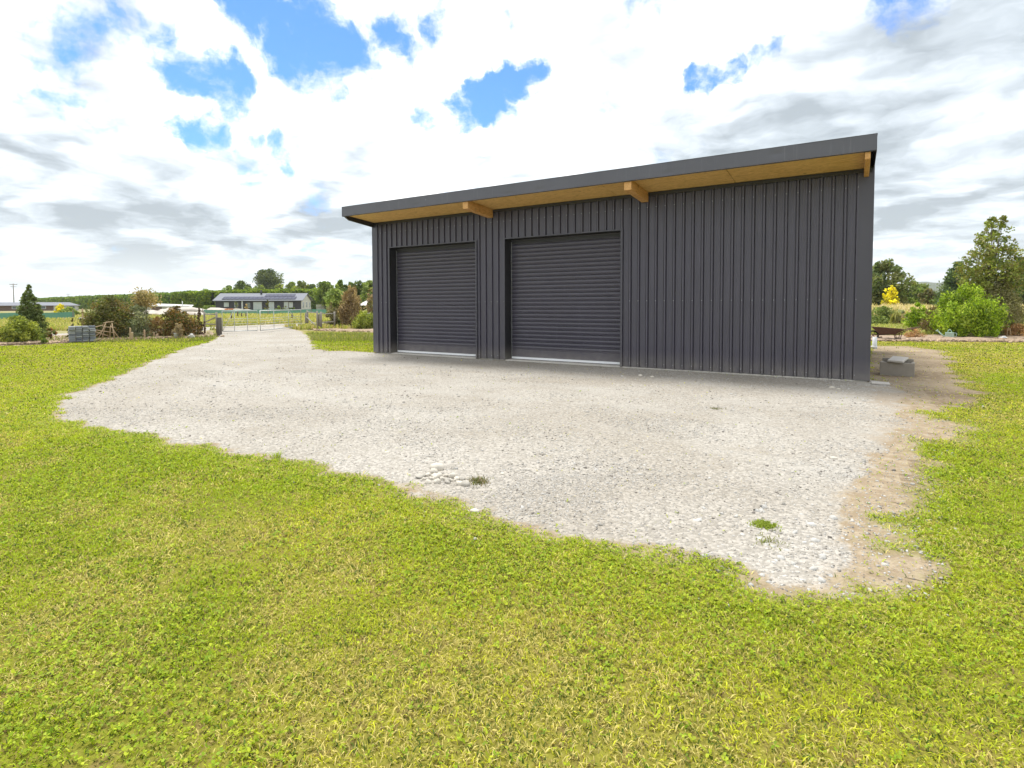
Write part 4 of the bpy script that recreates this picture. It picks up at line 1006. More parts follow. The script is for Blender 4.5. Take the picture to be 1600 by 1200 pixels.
for k in range(17): onroof(1.5+k*.98, 1.5+k*.98+.93, .35, 1.75, 'solar_panel', M['panel'])
for k in range(7): onroof(10.6+k*.98, 10.6+k*.98+.93, 1.95, 3.2, 'solar_panel', M['panel'])
mb = MB(); mb.tube([(9.3, 3.4, 3.6), (9.3, 3.4, 5.0)], .22, 8); mb.build('chimney', M['darktrim'], rf)
def win(x0, x1, z0, z1, mat='paleglass', nm='window'):
    x0 *= .87; x1 *= .87
    f = MB()
    for a, b, c, d in ((x0-.06, x0, z0, z1), (x1, x1+.06, z0, z1), (x0-.06, x1+.06, z1, z1+.07), (x0-.06, x1+.06, z0-.06, z0), ((x0+x1)/2-.03, (x0+x1)/2+.03, z0, z1)): f.box(a, b, .44, .495, c, d)
    w = f.build(nm, M['creamwall'], house); g = MB(); g.box(x0, x1, .455, .49, z0, z1); g.build('pane', M[mat], w)
win(2.3, 3.4, 1.1, 2.0); win(9.9, 12.0, .15, 2.1, 'paleglass', 'sliding_door'); win(13.9, 15.2, .4, 2.1); win(17.9, 18.9, .5, 2.1); win(19.2, 20.1, .9, 2.0)
win(5.0, 5.8, 1.0, 1.9, 'glass'); win(8.2, 8.9, .9, 1.9, 'glass')
mb = MB(); mb.box(6.0, 6.25, .2, .45, 0, HE-.08); mb.build('porch_post', M['white'], house)
for y0 in (1.0, 3.7, 6.2):
    f = MB()
    f.box(HL+.002, HL+.05, y0-.06, y0+.96, .74, .8); f.box(HL+.002, HL+.05, y0-.06, y0+.96, 2.1, 2.16); f.box(HL+.002, HL+.05, y0-.06, y0, .8, 2.1); f.box(HL+.002, HL+.05, y0+.9, y0+.96, .8, 2.1)
    w = f.build('window', M['white'], house); g = MB(); g.box(HL+.003, HL+.03, y0, y0+.9, .8, 2.1); g.build('pane', M['glass'], w)
mb = MB(); mb.tube([(HL+3.5, 6, 0), (HL+3.5, 6, 3.9)], .05, 6)
tag(mb.build('flagpole', M['white'], None, hp, hr), 'slim white pole beside the cream gable', 'pole')
# pickets right of the gable
b0 = atd(494, 118); mb = MB()
pf = empty('picket_fence', b0, face(505), label='pale picket fence running right from the cream gable', cat='fence')
for k in range(15): mb.box(k*.2, k*.2+.1, 0, .03, .0, 1.55)
mb.build('pickets', M['creamwall'], pf)
mb = MB(); mb.box(0, 2.95, .035, .08, .5, .58); mb.box(0, 2.95, .035, .08, 1.2, 1.28); mb.build('rail', M['creamwall'], pf)
# pavilion near the shed
b0 = atd(574, 60); pv = empty('pavilion', b0, face(574), label='small white-roofed open pavilion seen beside the shed corner', cat='pavilion')
mb = MB(); mb.add([(-1.1, -1.1, 1.35), (1.1, -1.1, 1.35), (1.1, 1.1, 1.35), (-1.1, 1.1, 1.35), (-.1, 0, 1.85), (.1, 0, 1.85)], [(0, 1, 5, 4), (1, 2, 5), (2, 3, 4, 5), (3, 0, 4), (3, 2, 1, 0)]); mb.build('roof', M['whitecover'], pv)
for x in (-.9, .9):
    for y in (-.9, .9):
        mb = MB(); mb.box(x-.05, x+.05, y-.05, y+.05, 0, 1.349); mb.build('post', M['creamwall'], pv)
mb = MB(); mb.box(-.84, .84, -.93, -.88, .1, .6); mb.build('railing', M['creamwall'], pv)

# far left bungalow
b0 = atd(-45, 150); bl = empty('bungalow', b0, face(20)-R(6), label='far left bungalow with pale grey roof, brown and white walls', cat='house')
mb = MB(); mb.box(0, 17.2, 0, 8, 0, 1.5); mb.build('brown_wall', M['brownwall'], bl)
mb = MB(); mb.box(17.205, 22.6, 0, 8, 0, 1.5); mb.build('white_wall', M['creamwall'], bl)
mb = MB(); mb.add([(-.6, -.6, 1.502), (23.2, -.6, 1.502), (23.2, 8.6, 1.502), (-.6, 8.6, 1.502), (2, 4, 2.45), (20.6, 4, 2.45)], [(0, 1, 5, 4), (1, 2, 5), (2, 3, 4, 5), (3, 0, 4), (3, 2, 1, 0)]); mb.build('roof', M['roofsteel'], bl)
mb = MB(); mb.box(11, 12.1, -.05, -.002, 0, 1.42); mb.build('door', M['redpaint'], bl)
for x in (8.2, 14.0, 20.6):
    mb = MB(); mb.box(x, x+1.5, -.05, -.002, .55, 1.38); w = mb.build('window', M['white'], bl); mb = MB(); mb.box(x+.1, x+1.4, -.06, -.051, .63, 1.3); mb.build('pane', M['glass'], w)
# white-roofed long shed
b0 = atd(213, 100); ws = empty('farm_shed', b0, face(250)-R(8), label='long low pale farm shed in front of the hedge', cat='shed')
mb = MB(); mb.box(0, 8.3, 0, 4, 0, 1.35); mb.build('wall', M['creamwall'], ws)
mb = MB(); mb.hexa([(-.2, -.3, 1.36), (8.6, -.3, .95), (8.6, 4.3, 1.36), (-.2, 4.3, 1.75), (-.2, -.3, 1.5), (8.6, -.3, 1.1), (8.6, 4.3, 1.5), (-.2, 4.3, 1.9)]); mb.build('roof', M['whitecover'], ws)
mb = MB(); mb.box(2.3, 3.9, -.06, -.002, .45, 1.3); mb.build('door', M['brownwall'], ws)
mb = MB(); mb.tube([(0, 0, 0), (0, 0, 2.15)], .06, 6); tag(mb.build('post', M['white'], None, atd(285, 96)), 'white post at the right end of the pale farm shed', 'post')
# pale heaps
for i, (px, d, w, h_, lab) in enumerate(((357, 88, 78, 1.0, 'long pale heap in front of the dark house'), (235, 74, 56, .75, 'pale heap behind the grey-green shrub'), (277, 80, 60, .95, 'pale heap above the bronze bush'), (305, 70, 36, .5, 'low pale heap left of the long pale heap'), (138, 50, 20, .45, 'white covered heap behind the two slim shrubs'))):
    r_ = w*.5*d/F
    tag(blob('spoil_heap', M['limestone'] if i < 4 else M['whitecover'], (r_, r_*.5, h_/1.45), 20+i, None, atd(px, d), face(px), .75, 18, 40), lab, 'heap')
# small orange digger bits on heap, simplified to two barrel shapes
for i, (px, dx) in enumerate(((354, 0), (361, 0))):
    mb = MB(); mb.lathe([(0, 0), (.29, 0), (.29, .28), (.305, .3), (.29, .32), (.29, .6), (.305, .62), (.29, .64), (.29, .88), (0, .88)], 14)
    tag(mb.build('drum', M['orange'], None, atd(px, 84.5)+Vector((0, 0, .0))), ['orange drum at the long pale heap, left of two', 'orange drum at the long pale heap, right of two'][i], 'drum')

# netting fence
def netmat():
    m, nt = nodes('green_shade_net'); v = coord(nt)
    c = mixc(nt, noise(nt, v, .25, 4), (.10, .27, .20), (.16, .38, .29))
    p = nt.nodes.new('ShaderNodeBsdfPrincipled'); nt.links.new(c, p.inputs[0]); p.inputs['Roughness'].default_value = .7
    tr = nt.nodes.new('ShaderNodeBsdfTransparent'); mx = nt.nodes.new('ShaderNodeMixShader'); o = nt.nodes.new('ShaderNodeOutputMaterial')
    f = math_(nt, 'ADD', .62, math_(nt, 'MULTIPLY', noise(nt, v, .35, 3), .45), clamp=True)
    nt.links.new(f, mx.inputs[0]); nt.links.new(tr.outputs[0], mx.inputs[1]); nt.links.new(p.outputs[0], mx.inputs[2]); nt.links.new(mx.outputs[0], o.inputs[0]); return m
M['net'] = netmat()
def netfence(pts, label):
    b = [atd(p, d) for p, d in pts]; t = empty('netting_fence', b[0], 0, label=label, cat='fence'); mb = MB(); o = b[0]; pp = []
    for i in range(len(b)-1):
        n = max(1, int((b[i+1]-b[i]).length/3.0))
        for k in range(n): pp.append(b[i]+(b[i+1]-b[i])*(k/n))
    pp.append(b[-1])
    for i in range(len(pp)-1):
        a, c = pp[i]-o, pp[i+1]-o; m_ = (a+c)/2; d = (c-a).normalized(); nr = Vector((-d.y, d.x, 0))*.12
        q = m_+nr
        for s0, s1 in ((a, q), (q, c)):
            mb.add([(s0.x, s0.y, .05), (s1.x, s1.y, .05), (s1.x, s1.y, .78 if s1 is not q else .72), (s0.x, s0.y, .78 if s0 is not q else .72)], [(0, 1, 2, 3)])
    nt_ = mb.build('netting', M['net'], t)
    sol = nt_.modifiers.new('s', 'SOLIDIFY'); sol.thickness = .01
    for q in pp[::2]:
        m_ = MB(); c = q-o; m_.box(c.x-.035, c.x+.035, c.y-.16, c.y-.09, 0, 1.0); m_.build('post', M['greywood'], t)
netfence([(-60, 50), (116, 56)], 'green netting fence stretch at the far left')
netfence([(318, 80), (420, 82), (520, 84)], 'green netting fence stretch in front of the long house')
# farm posts in field
for i, (px, ty, d) in enumerate(((371, 486, 62), (377, 489, 58), (384, 489, 58), (361, 489, 50), (456, 490, 50))):
    mb = MB(); hh = CAM.z+(hor(px)-ty)*d/F; mb.tube([(0, 0, 0), (.01, 0, hh*.5), (0, 0, hh)], [.07, .065, .06], 8)
    tag(mb.build('fence_post', M['darkpost'] if 'darkpost' in M else M['bark'], None, atd(px, d)), ['dark post, leftmost of three behind the left gate', 'dark post, middle of three behind the left gate', 'dark post, rightmost of three behind the left gate', 'grey post behind the left gate leaf', 'grey post behind the right gate leaf'][i], 'post', 'posts in the field')
# small posts in left bed
for i, (px, by, ty) in enumerate(((204, 531, 512), (207, 532, 519), (226, 529, 515), (241, 528, 519), (246, 528, 521), (130, 520, 482))):
    p = G(px, by); hh = (by-ty)*dep(p)/F; mb = MB(); w_ = .035
    mb.box(-w_, w_, -w_, w_, -.05, hh-.02, .004); mb.add([(-w_+.004, -w_+.004, hh-.02), (w_-.004, -w_+.004, hh-.02), (w_-.004, w_-.004, hh-.02), (-w_+.004, w_-.004, hh-.02), (0, 0, hh)], [(0, 1, 4), (1, 2, 4), (2, 3, 4), (3, 0, 4)])
    tag(mb.build('stake', M['tanwood'], None, p, face(px)), ['tall pale stake in front of the grey-green shrub', 'short pale stake right beside the tall pale stake', 'pale stake under the thin bare-stemmed tree', 'left stake in front of the light brown bush', 'right stake in front of the light brown bush', 'tall orange-topped stake behind the block stack'][i], 'stake')

# utility poles
for i, (px, ty, d) in enumerate(((22, 443, 205), (107, 459, 430))):
    b0 = atd(px, d); hh = CAM.z+(hor(px)-ty)*d/F; t = empty('utility_pole', b0, face(px)+.3, label=['tall power pole above the far left bungalow', 'distant small power pole above the long hedge'][i], cat='power pole')
    mb = MB(); mb.tube([(0, 0, 0), (0, 0, hh)], [.19, .13], 8); mb.build('pole', M['greywood'], t)
    mb = MB(); mb.box(-1.1, 1.1, -.2, -.08, hh-.5, hh-.34); mb.build('crossarm', M['greywood'], t)
    if i == 0:
        mb = MB(); mb.box(-.9, .9, -.2, -.08, hh-1.3, hh-1.15); mb.build('crossarm', M['greywood'], t)
    mb = MB()
    for x in (-1.0, -.4, .4, 1.0): mb.tube([(x, -.14, hh-.34), (x, -.14, hh-.12)], .06, 6)
    mb.build('insulators', M['rubber'], t)

# ------------------------------------------------------------------ GATE and fences
M['darkpost'] = simple('dark_post_timber', (.12, .11, .10), .9, .3, 5)
def gate(pa, pb, topy_a, topy_b, label):
    A, B = pa, pb; d = B-A; Lg = d.length; rz = math.atan2(d.y, d.x)
    t = empty('farm_gate', A, rz, label=label, cat='gate', group='gate leaves across the driveway')
    hh = 1.12; r_ = .022
    mb = MB()
    mb.tube([(.05, 0, .12), (.05, 0, hh), (Lg-.05, 0, hh), (Lg-.05, 0, .12), (.05, 0, .12)], r_, 8); mb.build('frame', M['galv'], t)
    mb = MB()
    for k in range(1, 5): mb.tube([(.06, 0, .12+k*.2*(1-.06*k)), (Lg-.06, 0, .12+k*.2*(1-.06*k))], .009, 6)
    mb.build('bars', M['galv'], t)
    for f in (.35, .7):
        mb = MB(); mb.tube([(Lg*f, 0, .12), (Lg*f, 0, hh)], .014, 6); mb.build('upright', M['galv'], t)
    mb = MB(); mb.tube([(.06, -.02, .14), (Lg*.32, -.02, hh-.03)], .012, 6); mb.build('stay', M['galv'], t)
    return t
gA = G(346, 521.5); gM = G(404, 520); gB = G(437, 518.5); gC = G(471, 512.5)
gate(gA, gM, 0, 0, 'left leaf of the galvanised farm gate, hung on the dark post')
gate(gC, gM+Vector((.12, .0, 0)), 0, 0, 'right leaf of the galvanised farm gate, hung on the grey round post')
def post(px, by, ty, rad, mat, label, name='gate_post', square=False):
    p = G(px, by); hh = (by-ty)*dep(p)/F; mb = MB()
    if square: mb.box(-rad, rad, -rad, rad, -.05, hh, .01)
    else: mb.tube([(0, 0, -.05), (0, 0, hh-.02), (0, 0, hh)], [rad, rad*.95, rad*.8], 10)
    return tag(mb.build(name, mat, None, p, face(px)), label, 'post')
post(341.5, 524.5, 496, .075, M['darkpost'], 'dark gate post left of the driveway, left of a pair'); post(345, 523, 496, .055, M['darkpost'], 'dark gate post left of the driveway, right of a pair')
post(479.5, 509.5, 489, .12, M['greywood'], 'thick grey post at the hinge of the right gate leaf')
post(497, 515, 491, .06, M['greywood'], 'grey fence post, left of the pair at the bed edge'); post(500.5, 515, 490, .06, M['greywood'], 'grey fence post, right of the pair at the bed edge')
def railfence(p0, p1, zs, label, brace=None, r_=.03):
    d = p1-p0; t = empty('rail_fence', p0, math.atan2(d.y, d.x), label=label, cat='fence'); Lg = d.length
    for z in zs:
        mb = MB(); mb.tube([(0.0, 0, z), (Lg*.5, 0, z-.01), (Lg, 0, z)], r_, 7); mb.build('rail', M['greywood'], t)
    if brace:
        mb = MB(); mb.tube([(0.02, -.05, brace[0]), (Lg-.02, -.05, brace[1])], r_*1.1, 7); mb.build('brace', M['greywood'], t)
    for x in (0, Lg):
        mb = MB(); mb.tube([(x, .0, 0), (x, .0, max(zs)+.12)], .05, 8); mb.build('post', M['greywood'], t)
railfence(G(480.5, 510), G(496, 514.5), [.95], 'short fence bay with diagonal brace right of the gate', (.62, .18))
railfence(G(502, 515), G(523, 514), [.42, .9], 'low two-rail fence ending at the white-flowered bush')
railfence(G(320, 519), G(339, 521), [.95, .45], 'grey rail fence between dead bush and the dark gate posts', (.5, .8))

# ------------------------------------------------------------------ block stack
bx = G(129.5, 535.5); rzb = face(129)+R(4); qd = dep(bx)/F
BW = 34*qd; cols_, rows_ = 4, 8; bw = BW/cols_; bh = 24*qd/rows_
pal = empty('pallet', bx, rzb, label='low timber pallet under the grey block stack', cat='pallet')
mb = MB()
for k in range(4): mb.box(-BW/2, BW/2, -.02+k*.14, .09+k*.14, .04, .055)
mb.build('boards', M['greywood'], pal)
mb = MB()
for k in range(3): mb.box(-BW/2+k*(BW-.09)/2, -BW/2+.09+k*(BW-.09)/2, -.02, .51, 0, .039)
mb.build('bearers', M['greywood'], pal)
u = MB(); g_ap = .011
u.box(-bw/2+g_ap, bw/2-g_ap, 0, .45, 0.001, bh-.012, .006)
b_first = None
for r_i in range(rows_):
    for c_i in range(cols_):
        if b_first is None: ob = b_first = u.build('concrete_block', M['block'])
        else: ob = b_first.copy(); C.objects.link(ob)
        lx = -BW/2+bw*(c_i+.5)+(random.uniform(-.014, .014)); ly = random.uniform(-.03, .05)
        v = Matrix.Rotation(rzb, 3, 'Z') @ Vector((lx, ly, .056+r_i*bh))
        ob.location = bx+v; ob.rotation_euler = (0, 0, rzb+random.uniform(-.01, .01))
        tag(ob, 'one of the equal grey concrete blocks stacked on the pallet in the left bed', 'block', 'blocks in the grey stack')
# stick frame
sf = empty('stick_frame', G(166, 532), face(166), label='rickety frame of tan branches right of the grey block stack', cat='plant frame')
k_ = dep(G(166, 532))/F
def sk(a, b, r_=.018):
    mb = MB(); A = ((a[0]-166)*k_, a[2], (532-a[1])*k_); B = ((b[0]-166)*k_, b[2], (532-b[1])*k_)
    mid = tuple((A[i]+B[i])/2+random.uniform(-.015, .015) for i in range(3)); mb.tube([A, mid, B], [r_, r_*.95, r_*.8], 6); mb.build('stick', M['tanwood'], sf)
for a, b in (((147, 512.5, 0), (163, 508, .2)), ((147, 514, .05), (178, 521, .2)), ((155, 532, 0), (167, 503, .2)), ((161, 532, .2), (164, 515, .1)), ((163, 505, .1), (176, 503, .2)), ((177, 532, 0), (174, 505, .1)), ((184, 532, .2), (172, 508, .1)),
             ((171, 531, .3), (172, 510, .2)), ((148, 531, .1), (148, 512, 0)), ((150, 517, .1), (170, 526, .2)), ((162, 510, .1), (178, 512, .1)), ((152, 526, .2), (166, 511, .1))): sk(a, b)
# bucket, bag
p = G(276, 529); k_ = dep(p)/F
t = empty('bucket', p, 0, label='white plastic bucket beside the grey dry bush', cat='bucket')
mb = MB(); mb.lathe([(0, .0), (.08, 0), (.105, .21), (.112, .215), (.112, .235), (.102, .235), (.098, .21), (.075, .012), (0, .012)], 18); mb.build('body', M['white'], t)
mb = MB(); mb.tube([(.11*math.cos(a), .02, .21+.09*math.sin(a)) for a in np.linspace(0, math.pi, 9)], .004, 6); mb.build('handle', M['galv'], t)
tag(blob('bag', M['whitecover'], (.12, .09, .13), 4, None, G(299, 528), .5, .55, 12, 18), 'crumpled white bag lying right of the bucket', 'bag')
mb = MB(); mb.prism([(-.9, 0), (.9, -.08), (.95, .06), (.2, .1), (-.85, .07)], .02, .05, 'z')
tag(mb.build('sheet', M['mint'], None, G(258, 527.5), face(258)), 'flat pale blue-green sheet on the ground left of the bucket', 'sheet')

# ------------------------------------------------------------------ RIGHT-HAND OBJECTS
# wheelbarrow
p = G(1388, 531); k_ = dep(p)/F
wb = empty('wheelbarrow', p, face(1388)+R(6), label='rusty old wheelbarrow right of the shed in the bed', cat='wheelbarrow')
mb = MB(); s = 1.0
top = [(-.56, -.28, .50), (.48, -.30, .42), (.48, .30, .42), (-.56, .28, .50)]; bot = [(-.30, -.18, .22), (.22, -.20, .24), (.22, .20, .24), (-.30, .18, .22)]
def lerp(a, b, t): return tuple(a[i]*(1-t)+b[i]*t for i in range(3))
inn = [lerp(top[i], (0, 0, .46), .04) for i in range(4)]; inb = [(x*.95, y*.95, z+.012) for x, y, z in bot]
mb.add(top+bot+inn+inb, [(0, 4, 5, 1), (1, 5, 6, 2), (2, 6, 7, 3), (3, 7, 4, 0), (4, 7, 6, 5), (8, 9, 13, 12), (9, 10, 14, 13), (10, 11, 15, 14), (11, 8, 12, 15), (12, 13, 14, 15), (0, 1, 9, 8), (1, 2, 10, 9), (2, 3, 11, 10), (3, 0, 8, 11)])
mb.build('tray', M['rust'], wb)
for sg in (-1, 1):
    mb = MB(); mb.tube([(-.52, sg*.05, .17), (-.2, sg*.15, .2), (.25, sg*.22, .235), (.6, sg*.27, .42), (.95, sg*.28, .50)], .016, 8); mb.build('handle', M['rust'], wb)
    mb = MB(); mb.tube([(.2, sg*.2, .235), (.24, sg*.22, .0), (.34, sg*.22, .0), (.40, sg*.24, .30)], .013, 7); mb.build('leg', M['rust'], wb)
mb = MB()
mb.tube([(-.5+.17*math.cos(a), 0, .175+.155*math.sin(a)) for a in np.linspace(0, 2*math.pi, 21)], .032, 8, False)
w = mb.build('wheel', M['rubber'], wb)
mb = MB(); mb.tube([(-.5, -.07, .175), (-.5, .07, .175)], .03, 8)
for k in range(6): a = k*math.pi/3; mb.tube([(-.5, 0, .175), (-.5+.13*math.cos(a), 0, .175+.13*math.sin(a))], .01, 5)
mb.build('hub', M['rust'], w)
# watering can
p = G(1483.5, 529.5); wc = empty('watering_can', p, face(1483)+R(5), label='mint green watering can in front of the lime green bush', cat='watering can')
mb = MB(); mb.lathe([(0, 0), (.15, 0), (.155, .02), (.135, .24), (.14, .255), (.125, .255), (.12, .24), (.10, .22), (0, .22)], 20); mb.build('body', M['mint'], wc)
mb = MB(); mb.tube([(-.13, 0, .06), (-.24, 0, .16), (-.36, 0, .29)], [.032, .024, .02], 10); sp = mb.build('spout', M['mint'], wc)
mb = MB(); mb.tube([(-.355, 0, .285), (-.40, 0, .325), (-.405, 0, .33)], [.02, .05, .045], 12); mb.build('rose', M['mint'], sp)
mb = MB(); mb.tube([(.06*math.cos(a)+.0, 0, .25+.11*math.sin(a)) for a in np.linspace(0, math.pi, 9)], .013, 8)
mb.tube([(.13, 0, .24), (.22, 0, .22), (.20, 0, .10), (.145, 0, .06)], .012, 8); mb.build('handle', M['mint'], wc)
# bag with blue
tag(blob('bag', M['whitecover'], (.15, .1, .08), 9, None, G(1568, 530.5), 0, .6, 12, 18), 'crumpled white and blue plastic bag on the right bed', 'bag')
mbp = blob('bag_print', M['blueplastic'], (.09, .04, .05), 12, bpy.data.objects['bag.001'], (.0, -.07, .02), 0, .3, 8, 12)
# stakes right
for i, (px, by, ty, tx) in enumerate(((1573, 528, 508, 1), (1580, 528, 513, -1))):
    p = G(px, by); hh = (by-ty)*dep(p)/F; mb = MB(); mb.tube([(0, 0, -.04), (.02*tx, .01, hh*.5), (.05*tx, .0, hh)], [.014, .012, .009], 6)
    tag(mb.build('garden_cane', M['tanwood'], None, p, face(px)), ['left of two thin sticks at the rusty brown bush', 'right of two thin sticks at the rusty brown bush'][i], 'stick')
# white pipe
p = G(1366.5, 545.5); mb = MB(); mb.lathe([(.062, -.02), (.062, .37), (.054, .37), (.054, .0)], 20); t = empty('drain_pipe', p, 0, label='short white upright pipe behind the shed corner', cat='pipe')
mb.build('pipe', M['white'], t); mb = MB(); mb.lathe([(.063, .03), (.072, .03), (.072, .10), (.063, .10)], 20); mb.build('collar', M['white'], t)
tag(blob('pale_stone', M['stone'], (.09, .07, .04), 3, None, G(1362, 543), .3), 'pale stone left of the white upright pipe', 'stone')
# concrete blocks with a board
p = G(1401, 588); rz = face(1401)-R(2)
kb = empty('hollow_block', p, rz, label='open-topped concrete block box right of the shed carrying a pale slab', cat='concrete block')
w2 = .275; dp_ = .36; hh = .265
mb = MB()
mb.box(-w2, w2, 0, .055, 0, hh, .008); mb.box(-w2+.02, w2-.02, dp_, dp_+.055, 0, hh+.05, .008); mb.build('long_face', M['concrete'], kb)
mb = MB(); mb.box(-w2+.002, -w2+.055, .0555, dp_-.0005, 0, hh-.006, .006); mb.box(w2-.055, w2-.002, .0555, dp_-.0005, 0, hh-.006, .006); mb.build('end_face', M['concrete'], kb)
mb = MB(); mb.box(-w2+.056, w2-.056, .056, dp_-.001, 0, .16, .0); mb.build('soil', M['mulch'], kb)
slab_o = MB().box(-.13, .13, -.06, .40, 0, .042, .008).build('paver', M['whitewood'])
slab_o.location = p+Matrix.Rotation(rz, 3, 'Z') @ Vector((-.02, .0, hh+.006)); slab_o.rotation_euler = (R(6), R(2), rz+R(-9))
tag(slab_o, 'pale flat slab lying on top of the concrete block box', 'slab')
p = G(1376, 602.5); o_ = MB().box(-.13, .135, 0, .20, 0, .035, .008).build('paver', M['whitewood']); o_.location = p+Vector((0, 0, .01)); o_.rotation_euler = (0, R(1), face(1376)+R(4))
tag(o_, 'white slab lying on the ground at the shed corner', 'slab')

# ------------------------------------------------------------------ stones on the gravel
SG = 'stones in the small heap on the gravel'
heap = [(657, 744, 16), (669, 742, 11), (678, 738, 15), (683, 746, 18), (690, 739, 12), (697, 743, 13), (669, 754, 12), (684, 753, 14), (699, 753, 13), (706, 745, 13), (714, 749, 15), (718, 756, 15), (727, 757, 17), (731, 747, 10), (691, 749, 12), (676, 747, 12), (722, 748, 11), (703, 750, 10), (662, 748, 9)]
for i, (px, py, w) in enumerate(heap):
    p = G(px, py+3); k_ = dep(p)/F; a = w*.47*k_
    o = blob('stone', M['stone'] if i % 4 else M['dampstone'], (a*random.uniform(.9, 1.15), a*random.uniform(.65, .95), a*random.uniform(.6, .9)), 30+i, None, p+Vector((0, 0, .002)), random.uniform(0, 3), .6, 9, 14)
    tag(o, 'one of the pale rounded stones heaped on the gravel', 'stone', SG)
o = blob('stone', M['stone'], (.062, .045, .04), 61, None, G(683, 735)+Vector((0, 0, .005)), .4, .2); tag(o, 'one of the pale rounded stones heaped on the gravel', 'stone', SG)
for i, (px, py, w, lab) in enumerate(((742, 798, 17, 'pale stone at the lawn edge below the stone heap'), (604, 706, 9, 'small white stone on the gravel left of the stone heap'), (785, 739, 10, 'low pale stone right of the stone heap'), (1300, 604, 10, 'pale stone at the foot of the wall near the right corner'), (1310, 606, 7, 'smaller pale stone right beside another at the wall foot near the right corner'),
        (1001, 585, 9, 'pale stone at the wall foot just right of the right roller door'), (1019, 587, 7, 'smaller pale stone further right along the wall foot from the right door'), (1303, 715, 13, 'flat white stone at the right of the gravel yard'))):
    p = G(px, py+3); a = w*.5*dep(p)/F
    tag(blob('stone', M['stone'], (a, a*.75, a*.45), 80+i, None, p+Vector((0, 0, .004)), i, .25, 9, 14), lab, 'stone')
def tuft(px, py, r_, n, hh, pal, label, seed):
    g = np.random.default_rng(seed); base = G(px, py); P = g.normal(0, r_*.45, (n, 2)); pal = np.array(pal)
    o = blade_mesh('weed', P, hh*g.uniform(.5, 1.2, n), g.uniform(.004, .009, n), pal[g.integers(0, len(pal), n)]*g.uniform(.8, 1.2, (n, 1)), g.uniform(.4, 1.4, n), M['grass'], z0=.008)
    o.location = base; del o['kind']; tag(o, label, 'weed')
tuft(748, 755, .11, 230, .03, [(.20, .19, .08), (.12, .14, .04), (.26, .2, .11)], 'dry brownish weed tuft right of the stone heap', 1)
tuft(1195, 823, .075, 500, .02, [(.24, .31, .03), (.32, .38, .05)], 'green weed mat on the gravel at lower right', 2)
tuft(432, 717, .05, 45, .08, [(.30, .40, .03), (.38, .46, .05)], 'single green sprout at the lawn edge on the left of the gravel', 3)
tuft(1203, 850, .10, 60, .025, [(.24, .27, .08), (.3, .3, .14)], 'sparse weed just below the green weed mat', 4)
tuft(1120, 640, .1, 60, .03, [(.2, .2, .1)], 'thin dry weed on the gravel in front of the plain wall', 5)

# ------------------------------------------------------------------ SKY and light
SUN_EL, SUN_AZ = 70, 0   # azimuth handled below
sun_dir = Vector((-.88, .45, 0)).normalized()*math.cos(R(SUN_EL))+Vector((0, 0, math.sin(R(SUN_EL))))
sd = bpy.data.lights.new('sun', 'SUN'); sd.energy = 1.3; sd.angle = R(22); sd.color = (1, .965, .90)
so = bpy.data.objects.new('sun', sd); C.objects.link(so); so.rotation_euler = sun_dir.to_track_quat('Z', 'Y').to_euler(); so.location = (0, 0, 30)
w = bpy.data.worlds.new('World'); S.world = w; w.use_nodes = True; nt = w.node_tree; nt.nodes.clear()
sky = nt.nodes.new('ShaderNodeTexSky'); sky.sky_type = 'NISHITA'; sky.sun_disc = False; sky.sun_elevation = R(SUN_EL); sky.sun_rotation = math.atan2(sun_dir.x, sun_dir.y)
sky.air_density = 1.0; sky.dust_density = .3; sky.ozone_density = 2.0
tc = nt.nodes.new('ShaderNodeTexCoord'); dirv = tc.outputs['Generated']
sx = nt.nodes.new('ShaderNodeSeparateXYZ'); nt.links.new(dirv, sx.inputs[0])
zz_ = math_(nt, 'ADD', math_(nt, 'MAXIMUM', sx.outputs[2], 0.0), .16)
cx_ = nt.nodes.new('ShaderNodeCombineXYZ')
nt.links.new(math_(nt, 'DIVIDE', sx.outputs[0], zz_), cx_.inputs[0]); nt.links.new(math_(nt, 'DIVIDE', sx.outputs[1], zz_), cx_.inputs[1])
pl = cx_.outputs[0]
def vadd(a, b, sc=None):
    n = nt.nodes.new('ShaderNodeVectorMath'); n.operation = 'ADD'
    nt.links.new(a, n.inputs[0])
    if hasattr(b, 'links'): nt.links.new(b, n.inputs[1])
    else: n.inputs[1].default_value = b
    return n.outputs[0]
def vscale(a, s):
    n = nt.nodes.new('ShaderNodeVectorMath'); n.operation = 'SCALE'; nt.links.new(a, n.inputs[0]); n.inputs[3].default_value = s; return n.outputs[0]
ncol = noise(nt, dirv, 5.0, 8, .6, 0, 1); wob = vadd(ncol, (-.5, -.5, -.5)); dd = vadd(dirv, vscale(wob, .19))
nrm = nt.nodes.new('ShaderNodeVectorMath'); nrm.operation = 'NORMALIZE'; nt.links.new(dd, nrm.inputs[0]); dn = nrm.outputs[0]
def spotm(px, py, deg, soft=.75, src=None, wt=1.0):
    v = ray(px, py).normalized(); n = nt.nodes.new('ShaderNodeVectorMath'); n.operation = 'DOT_PRODUCT'
    nt.links.new(src or dn, n.inputs[0]); n.inputs[1].default_value = v
    r = sstep(nt, n.outputs['Value'], math.cos(R(deg*(1+soft))), math.cos(R(deg*(1-soft))))
    return r if wt == 1 else math_(nt, 'MULTIPLY', r, wt)
def msum(lst):
    r = None
    for m_ in lst: r = m_ if r is None else math_(nt, 'MAXIMUM', r, m_)
    return r
